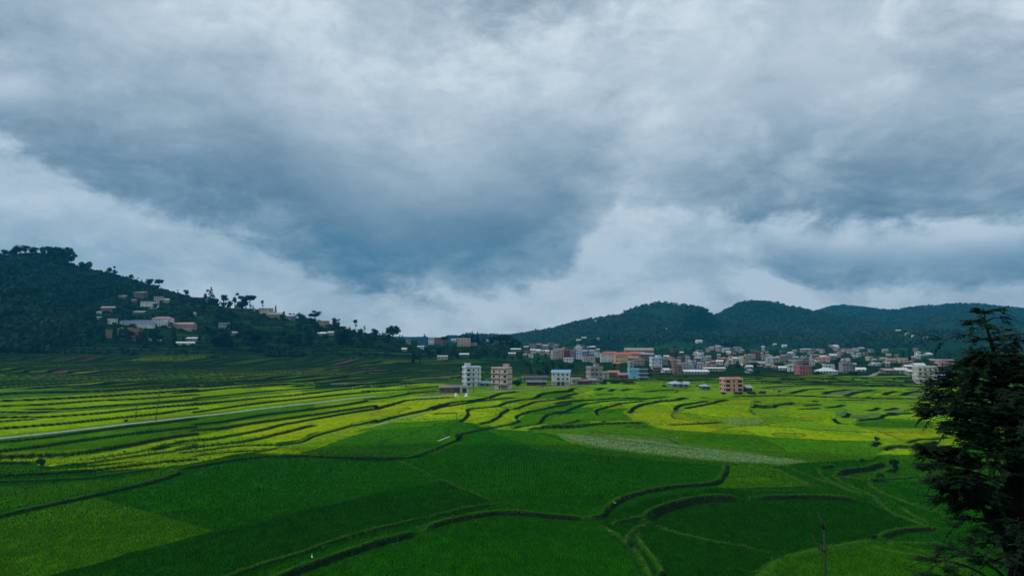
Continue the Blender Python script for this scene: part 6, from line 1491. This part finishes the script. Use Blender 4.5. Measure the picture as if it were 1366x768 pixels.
def egret(px, py, hm, label):
    p = at(px, py, .3); z = gz(p[0], p[1]); o = empty('egret', (p[0], p[1], z), random.uniform(0, 6)); o.scale = (hm / .9,) * 3
    tag(o, label, 'egret', 'white egrets in the paddies')
    # body, neck and head as one skin: rings along a bent axis
    ax = [(-.34, 0, .40), (-.22, 0, .46), (-.05, 0, .50), (.10, 0, .54), (.19, 0, .62), (.20, 0, .70), (.17, 0, .78), (.20, 0, .86), (.27, 0, .89), (.31, 0, .89)]
    MB().tube(ax, [.02, .075, .115, .10, .055, .035, .03, .032, .036, .015], 10).build('body', M_WHITE, o, True)
    MB().tube([(.30, 0, .89), (.42, 0, .875)], [.014, .003], 6).build('beak', mat_yel, o)
    for s_ in (-1, 1): MB().tube([(-.02, s_ * .04, .44), (-.04, s_ * .045, .22), (0, s_ * .045, 0), (.08, s_ * .05, 0)], [.016, .01, .01, .006], 6).build('leg', M_TANK, o)
mat_yel = mat_basic('yellow_horn', (.5, .32, .05), .5)
for px, py, hm, lb in [(416, 749, .85, 'white egret standing on the lowest dark bank at bottom left of centre'), (820, 674, .7, 'white egret on the curved bank left of the brown faced bank'), (813, 708, .5, 'white egret at the bend where the grassy path starts'), (1197, 599, .95, 'white egret on the dark bank of the small bright paddy at right'), (1223, 599, .9, 'white egret nearest the feathery tree on the dark bank'),
      (387, 596, .8, 'white egret at the edge of the yellow green strip left of centre'), (391, 527, 1.1, 'left one of two white egrets on the upper terraces'), (401, 528, 1.1, 'right one of two white egrets on the upper terraces'), (903, 584, .9, 'white egret on the thin bund of the flooded paddy'), (228, 480, 1.4, 'white egret far back on the dark terraces'), (494, 497, 1.2, 'white egret on the terraces left of the tall white house'), (470, 518, 1.0, 'white egret just above the long pale channel')]:
    egret(px, py, hm, lb)
# heap under a pale sheet, twice, by the sheds
for px, py, lb in ((608, 528.5, 'left of two pale sheet covered heaps on the path below the sheds'), (622, 529, 'right one of two pale sheet covered heaps on the path below the sheds')):
    p = at(px, py); z = gz(p[0], p[1]); m = MB(); sg_ = 14
    prof = [(1.25, -.3), (1.15, .2), (.9, .9), (.5, 1.5), (.12, 1.7)]
    for rr_, zz in prof: 
        for k in range(sg_): a_ = 2 * pi * k / sg_; w_ = 1 + .16 * sin(3 * a_ + zz) + .08 * sin(7 * a_); m.v.append((rr_ * w_ * cos(a_) * .9, rr_ * w_ * sin(a_) * .8, zz + .12 * sin(2 * a_)))
    for i in range(len(prof) - 1):
        for k in range(sg_): a_ = i * sg_ + k; b_ = i * sg_ + (k + 1) % sg_; m.f.append((a_, b_, b_ + sg_, a_ + sg_))
    m.f.append(tuple((len(prof) - 1) * sg_ + k for k in range(sg_)))
    o = m.build('covered_heap', M_WHITE, None, True); o.location = (p[0], p[1], z); tag(o, lb, 'covered heap', 'sheet covered heaps')
# little dark field trees
for px, py, kd, hp, lb in [(55, 622, 'shrub', 11, 'small dark leafy tree at the end of the left terrace path'), (168, 563, 'shrub', 4, 'small dark bush on the edge of the water channel'), (166, 606, 'shrub', 3, 'dark tuft on the bank in the left terraces'), (17, 612, 'shrub', 2.5, 'tiny dark tuft at the far left terrace edge'), (66, 598, 'shrub', 2, 'tiny dark tuft in the green strip below the channel'), (175, 631, 'shrub', 2, 'tiny dark tuft at the edge of the dark paddy'),
                       (612, 586, 'shrub', 8, 'dark rounded bush on the bank where the pale path ends'), (1028, 637, 'shrub', 3, 'low dark bush in the olive paddy'), (1170, 592, 'shrub', 6, 'dark bush on the bank above the small bright paddy'), (1192, 622, 'shrub', 10, 'dark bush at the tip of the thick curved bank at right'), (1175, 637, 'shrub', 6, 'round bush below the thick curved bank at right'), (1150, 620, 'shrub', 5, 'bushy growth on the middle of the thick curved bank at right'),
                       (1116, 622, 'shrub', 3.5, 'small bush at the left start of the thick curved bank'), (842, 731, 'shrub', 8, 'small bush at the join of the two grassy paths'), (885, 770, 'shrub', 8, 'bush at the bottom edge beside the grassy path'), (1165, 718, 'shrub', 7, 'bush at the end of the lower right bank')]:
    p = gp(px, py); tree(kd, p, hp * p[1] / FPX, lb, None, random.uniform(.8, 1.2) if hp < 9 else .9)
# bare stalks on the dark bank at left
for px, py, lb in ((217, 612, 'taller bare stalk with two side twigs on the left dark bank'), (240, 606, 'thin bare stalk between the taller ones on the left dark bank'), (271, 606, 'rightmost bare stalk on the left dark bank')):
    p = gp(px, py); m = MB(); H_ = 18 * p[1] / FPX
    m.tube([(0, 0, -.3), (.15, 0, H_ * .5), (.05, 0, H_)], [.06, .045, .02], 6)
    o = empty('dead_sapling', p); tag(o, lb, 'bare sapling', 'bare stalks on the left bank'); m.build('stem', M_BARK, o)
    for k in range(5):
        a_ = k * 2.4; z_ = H_ * (.45 + .1 * k); MB().tube([(.1, 0, z_), (.1 + cos(a_) * .45, sin(a_) * .45, z_ + .5)], [.03, .012], 5).build('twig', M_BARK, o)

# bare sapling in front, near the viewer
dS = 25.0; pS = ray_at(1100, 768, dS); zS = gz(pS[0], pS[1]); top = ray_at(1095, 683, dS)
o = empty('bare_sapling', (pS[0], pS[1], zS)); tag(o, 'tall bare grey sapling with a forked tip rising near the viewer at bottom right', 'bare sapling')
Ht = top[2] - zS; fx = lambda z: .03 * sin(z * .9) - .0 
pts = [(fx(z), 0, z) for z in np.linspace(-.5, Ht - .5, 12)]
MB().tube(pts, list(np.linspace(.055, .022, 12)), 8).build('trunk', M_WOODPOLE, o, True)
def br_(z, pts_, r0): MB().tube([(fx(z), 0, z)] + pts_, list(np.linspace(r0, r0 * .35, len(pts_) + 1)), 6).build('branch', M_WOODPOLE, o, True)
zt = Ht - .5
br_(zt, [(-.05, 0, zt + .25), (-.13, .03, zt + .50)], .035); br_(zt, [(.04, 0, zt + .18)], .03)
zb = ray_at(1098, 733, dS)[2] - zS
br_(zb, [(-.13, 0, zb + .06), (-.24, .04, zb + .22), (-.30, .05, zb + .42)], .035); br_(zb, [(-.1, .05, zb + .15), (-.17, .1, zb + .20)], .025); br_(zb + .1, [(.08, -.02, zb + .15)], .02); br_(zb + .3, [(.04, -.05, zb + .45)], .018)
MB().tube([(.0, .0, zb - .06), (0.01, 0, zb), (.0, 0, zb + .07)], [.045, .06, .04], 8).build('knot', M_WOODPOLE, o, True)

# flying bird
b_ = ray_at(777, 406, 260); o = empty('flying_bird', tuple(b_), .6); tag(o, 'small dark bird flying in the sky over the left end of the far hills', 'bird')
MB().tube([(-.22, 0, 0), (-.1, 0, .01), (.06, 0, .02), (.2, 0, .02), (.27, 0, .02)], [.01, .06, .075, .04, .008], 8).build('body', M_TANK, o, True)
for s_ in (-1, 1):
    w_ = MB(); A = [(.1, s_ * .04, .03), (-.08, s_ * .04, .03), (-.02, s_ * .32, .13), (.1, s_ * .32, .13), (-.06, s_ * .62, .06), (.0, s_ * .62, .06)]
    for dz_ in (0, -.015): w_.quad(*[(x, y, z + dz_) for x, y, z in (A[0], A[1], A[2], A[3])]); w_.quad(*[(x, y, z + dz_) for x, y, z in (A[3], A[2], A[4], A[5])])
    w_.build('wing', M_TANK, o)

# ================================================================== the feathery tree beside the viewer
def near_tree():
    rg = random.Random(77); DT = 28.0
    W_ = lambda px, py, dd=0.0: Vector(ray_at(px, py, DT + dd))
    base = W_(1362, 768); bz = gz(base.x, base.y); root = empty('feathery_tree', (base.x, base.y, bz)); tag(root, 'tall dark feathery leaved tree filling the right edge, close to the viewer', 'tree')
    Lc = lambda v: v - Vector((base.x, base.y, bz))
    tr = [Vector((0, 0, -.6)), Lc(W_(1356, 768)), Lc(W_(1358, 690)), Lc(W_(1352, 620)), Lc(W_(1344, 560)), Lc(W_(1334, 500)), Lc(W_(1322, 455)), Lc(W_(1314, 430)), Lc(W_(1312, 410))]
    MB().tube([tuple(p) for p in tr], [.30, .24, .20, .165, .13, .09, .055, .03, .012], 9).build('trunk', M_BARK, root, True)
    leaves = []; twigs = MB()
    zs = np.array([p.z for p in tr]); 
    def trunk_at(z):
        return Vector([float(np.interp(z, zs, [p[i] for p in tr])) for i in range(3)])
    def spray(p, d, ln):
        """one fern-like spray: a thin axis with paired narrow leaflets"""
        d = d.normalized(); pts = [p]; cur = p.copy(); dd = d.copy(); n = 7
        for i in range(n):
            dd = (dd + Vector((0, 0, -.05)) + Vector((rg.gauss(0, .06), rg.gauss(0, .06), 0))).normalized(); cur = cur + dd * ln / n; pts.append(cur.copy())
        twigs.tube([tuple(q) for q in pts[::2]], [.012, .009, .006, .003][:len(pts[::2])], 3)
        side = dd.cross(Vector((0, 0, 1))).normalized(); up = side.cross(dd)
        for i in range(1, n + 1):
            for s_ in (-1, 1):
                for j in range(2):
                    q = pts[i] + dd * rg.uniform(-.05, .05); ld = (side * s_ * rg.uniform(.6, 1.0) + dd * rg.uniform(.3, .8) + up * rg.uniform(-.35, .30)).normalized()
                    l = rg.uniform(.07, .15) * (1.1 - .5 * i / n); nn = (up + Vector((rg.gauss(0, .45), rg.gauss(0, .45), rg.gauss(0, .3)))).normalized(); wv = ld.cross(nn).normalized() * l * .22
                    leaves.append((q, q + ld * l * .5 + wv, q + ld * l, q + ld * l * .5 - wv))
    def limb(p0, az_, ln, rise, dens, r0):
        d = Vector((cos(az_), sin(az_), rise)).normalized(); pts = [p0]; cur = p0.copy(); n = 8; side_pts = []
        for i in range(n):
            d = (d + Vector((rg.gauss(0, .07), rg.gauss(0, .07), -.035 - .03 * i * (1 if rise > 0 else .3) + rg.gauss(0, .04)))).normalized(); cur = cur + d * ln / n; pts.append(cur.copy())
        MB_ = twigs if r0 < .035 else None
        rad = list(np.linspace(r0, .008, n + 1))
        (twigs if MB_ else limbs).tube([tuple(q) for q in pts], rad, 5)
        for i in range(2, n + 1):
            k = 2 if dens < .8 else 3
            for s_ in range(k + (i > 4)):
                if rg.random() > dens: continue
                a2 = az_ + rg.choice([-1, 1]) * rg.uniform(.35, 1.15); l2 = rg.uniform(.35, .85) * (1.15 - .45 * i / n) * (.6 + ln * .16)
                d2 = Vector((cos(a2), sin(a2), rg.uniform(-.05, .45))); p2 = pts[i] + (pts[i - 1] - pts[i]) * rg.random()
                # secondary twig carrying sprays
                q = p2 + d2.normalized() * l2 * .5; twigs.tube([tuple(p2), tuple(q)], [.014, .009], 3)
                for t_ in range(3):
                    a3 = a2 + rg.uniform(-.8, .8); spray(p2 + (q - p2) * rg.random(), Vector((cos(a3), sin(a3), rg.uniform(-.1, .5))), rg.uniform(.4, .8) * min(1, .45 + ln * .2))
        spray(pts[-1], d, .5)
    limbs = MB()
    px_m = DT / FPX
    # reach of the crown to the left (px) by photo row
    def reach(py): return (.64 if py < 455 else (.72 if py < 540 else .56)) * float(np.interp(py, [405, 420, 440, 452, 466, 480, 500, 530, 552, 575, 600, 625, 655, 690, 720, 768, 830], [10, 34, 62, 40, 34, 58, 72, 78, 84, 112, 124, 122, 96, 100, 112, 140, 160]))
    rows_ = [(y, 1) for y in (414, 424, 433, 441, 450)] + [(y, 1) for y in (459, 467)] + [(y, 3) for y in range(474, 560, 8)] + [(y, 2) for y in range(560, 660, 14)] + [(y, 2) for y in range(660, 850, 12)]
    for py, cnt in rows_:
        z = Lc(W_(1340, py)).z
        for s_ in range(cnt):
            for sd in (0, 1):
                az_ = (pi if sd == 0 else 0) + rg.uniform(-1.25, 1.25); ln = reach(py) * px_m * rg.uniform(.62, 1.02) / max(.55, abs(cos(az_)))
                ln = min(ln, 3.4); rise = rg.uniform(.15, .65) if py > 470 else rg.uniform(.25, .6)
                start = z - ln * rise * .42
                dens = .23 if py < 470 else (.58 if py < 565 else (.30 if py < 660 else .34))
                limb(trunk_at(start), az_, ln, rise, dens, .03 if py < 470 else .055)
    # two long dark limbs seen crossing the crown
    for a, b_, c, dd in (((1358, 690), (1322, 560), (1262, 548), -1.0), ((1358, 720), (1366, 600), (1388, 500), -.5), ((1356, 760), (1300, 640), (1240, 602), -1.2), ((1357, 740), (1310, 660), (1268, 642), 1.0)):
        A, Bm, C_ = Lc(W_(*a)), Lc(W_(*b_, dd * .6)), Lc(W_(*c, dd)); pts = [A.lerp(Bm, t).lerp(Bm.lerp(C_, t), t) for t in np.linspace(0, 1, 10)]
        limbs.tube([tuple(q) for q in pts], list(np.linspace(.10, .015, 10)), 7)
        for i in range(4, 10):
            for _ in range(3):
                a3 = rg.uniform(0, 6.28); limb(pts[i], a3, rg.uniform(.5, 1.1), .3, .8, .02)
    limbs.build('limbs', M_BARK, root, True); twigs.build('twigs', M_BARK, root)
    V = np.array([[tuple(q) for q in l] for l in leaves]).reshape(-1, 3)
    link('foliage', np_mesh('foliage', V, np.arange(len(V)).reshape(-1, 4)), M_LEAF_NEAR, root)
    print('near tree leaflets', len(leaves))
near_tree()
# shrub with pale flowers under it
for px, py, hp, lb in ((1290, 790, 44, 'leafy dark shrub with a few pale flowers at the bottom right corner'), (1345, 800, 50, 'second leafy dark shrub at the very bottom right corner')):
    pq = ray_at(px, py, 26.0); z_ = gz(pq[0], pq[1]); Hs = ray_at(px, py - hp, 26)[2] - z_
    o = empty('leafy_shrub', (pq[0], pq[1], z_)); tag(o, lb, 'shrub', 'shrubs at the bottom right corner'); rg_ = random.Random(px)
    lb_ = [(rg_.uniform(-1.2, 1.2), rg_.uniform(-.8, .8), Hs * rg_.uniform(.35, .85), .8, .7, .55) for _ in range(14)] + [(rg_.uniform(-.5, .5), 0, Hs * .9, .5, .5, .35)]
    V, Fq = leaf_cloud(lb_, 9000, .06, px, 0, .3); link('foliage', np_mesh('foliage', V, Fq), M_LEAF_NEAR, o)
    st_ = MB()
    for l_ in lb_: st_.tube([(0, 0, -.4), (l_[0] * .4, l_[1] * .4, l_[2] * .55), (l_[0], l_[1], l_[2])], [.06, .03, .01], 5)
    st_.build('stems', M_BARK, o)
    fl = MB()
    for _ in range(7):
        x, y, z = rg_.uniform(-.6, .7), -.75, Hs * rg_.uniform(.75, .95)
        for k in range(5):
            a_ = k * 1.2566; fl.tri((x, y, z), (x + .05 * cos(a_), y - .02, z + .05 * sin(a_)), (x + .05 * cos(a_ + .9), y - .02, z + .05 * sin(a_ + .9)))
    fl.build('flowers', M_WHITE, o)

# ================================================================== humid air
hz = MB().box(-5200, 5200, -300, 5600, -40, 640).build('haze', None, None); tag(hz, kind='stuff'); 
hm = bpy.data.materials.new('haze_air'); hm.use_nodes = True; h = NT(hm.node_tree); h.N.remove(h.N['Principled BSDF'])
pv = h.node('ShaderNodeVolumePrincipled'); pv.inputs['Color'].default_value = (0.03, 0.50, 0.92, 1); pv.inputs['Density'].default_value = 0.00011; pv.inputs['Anisotropy'].default_value = 0.2
h.L.new(pv.outputs[0], h.N['Material Output'].inputs['Volume']); hz.data.materials.append(hm)
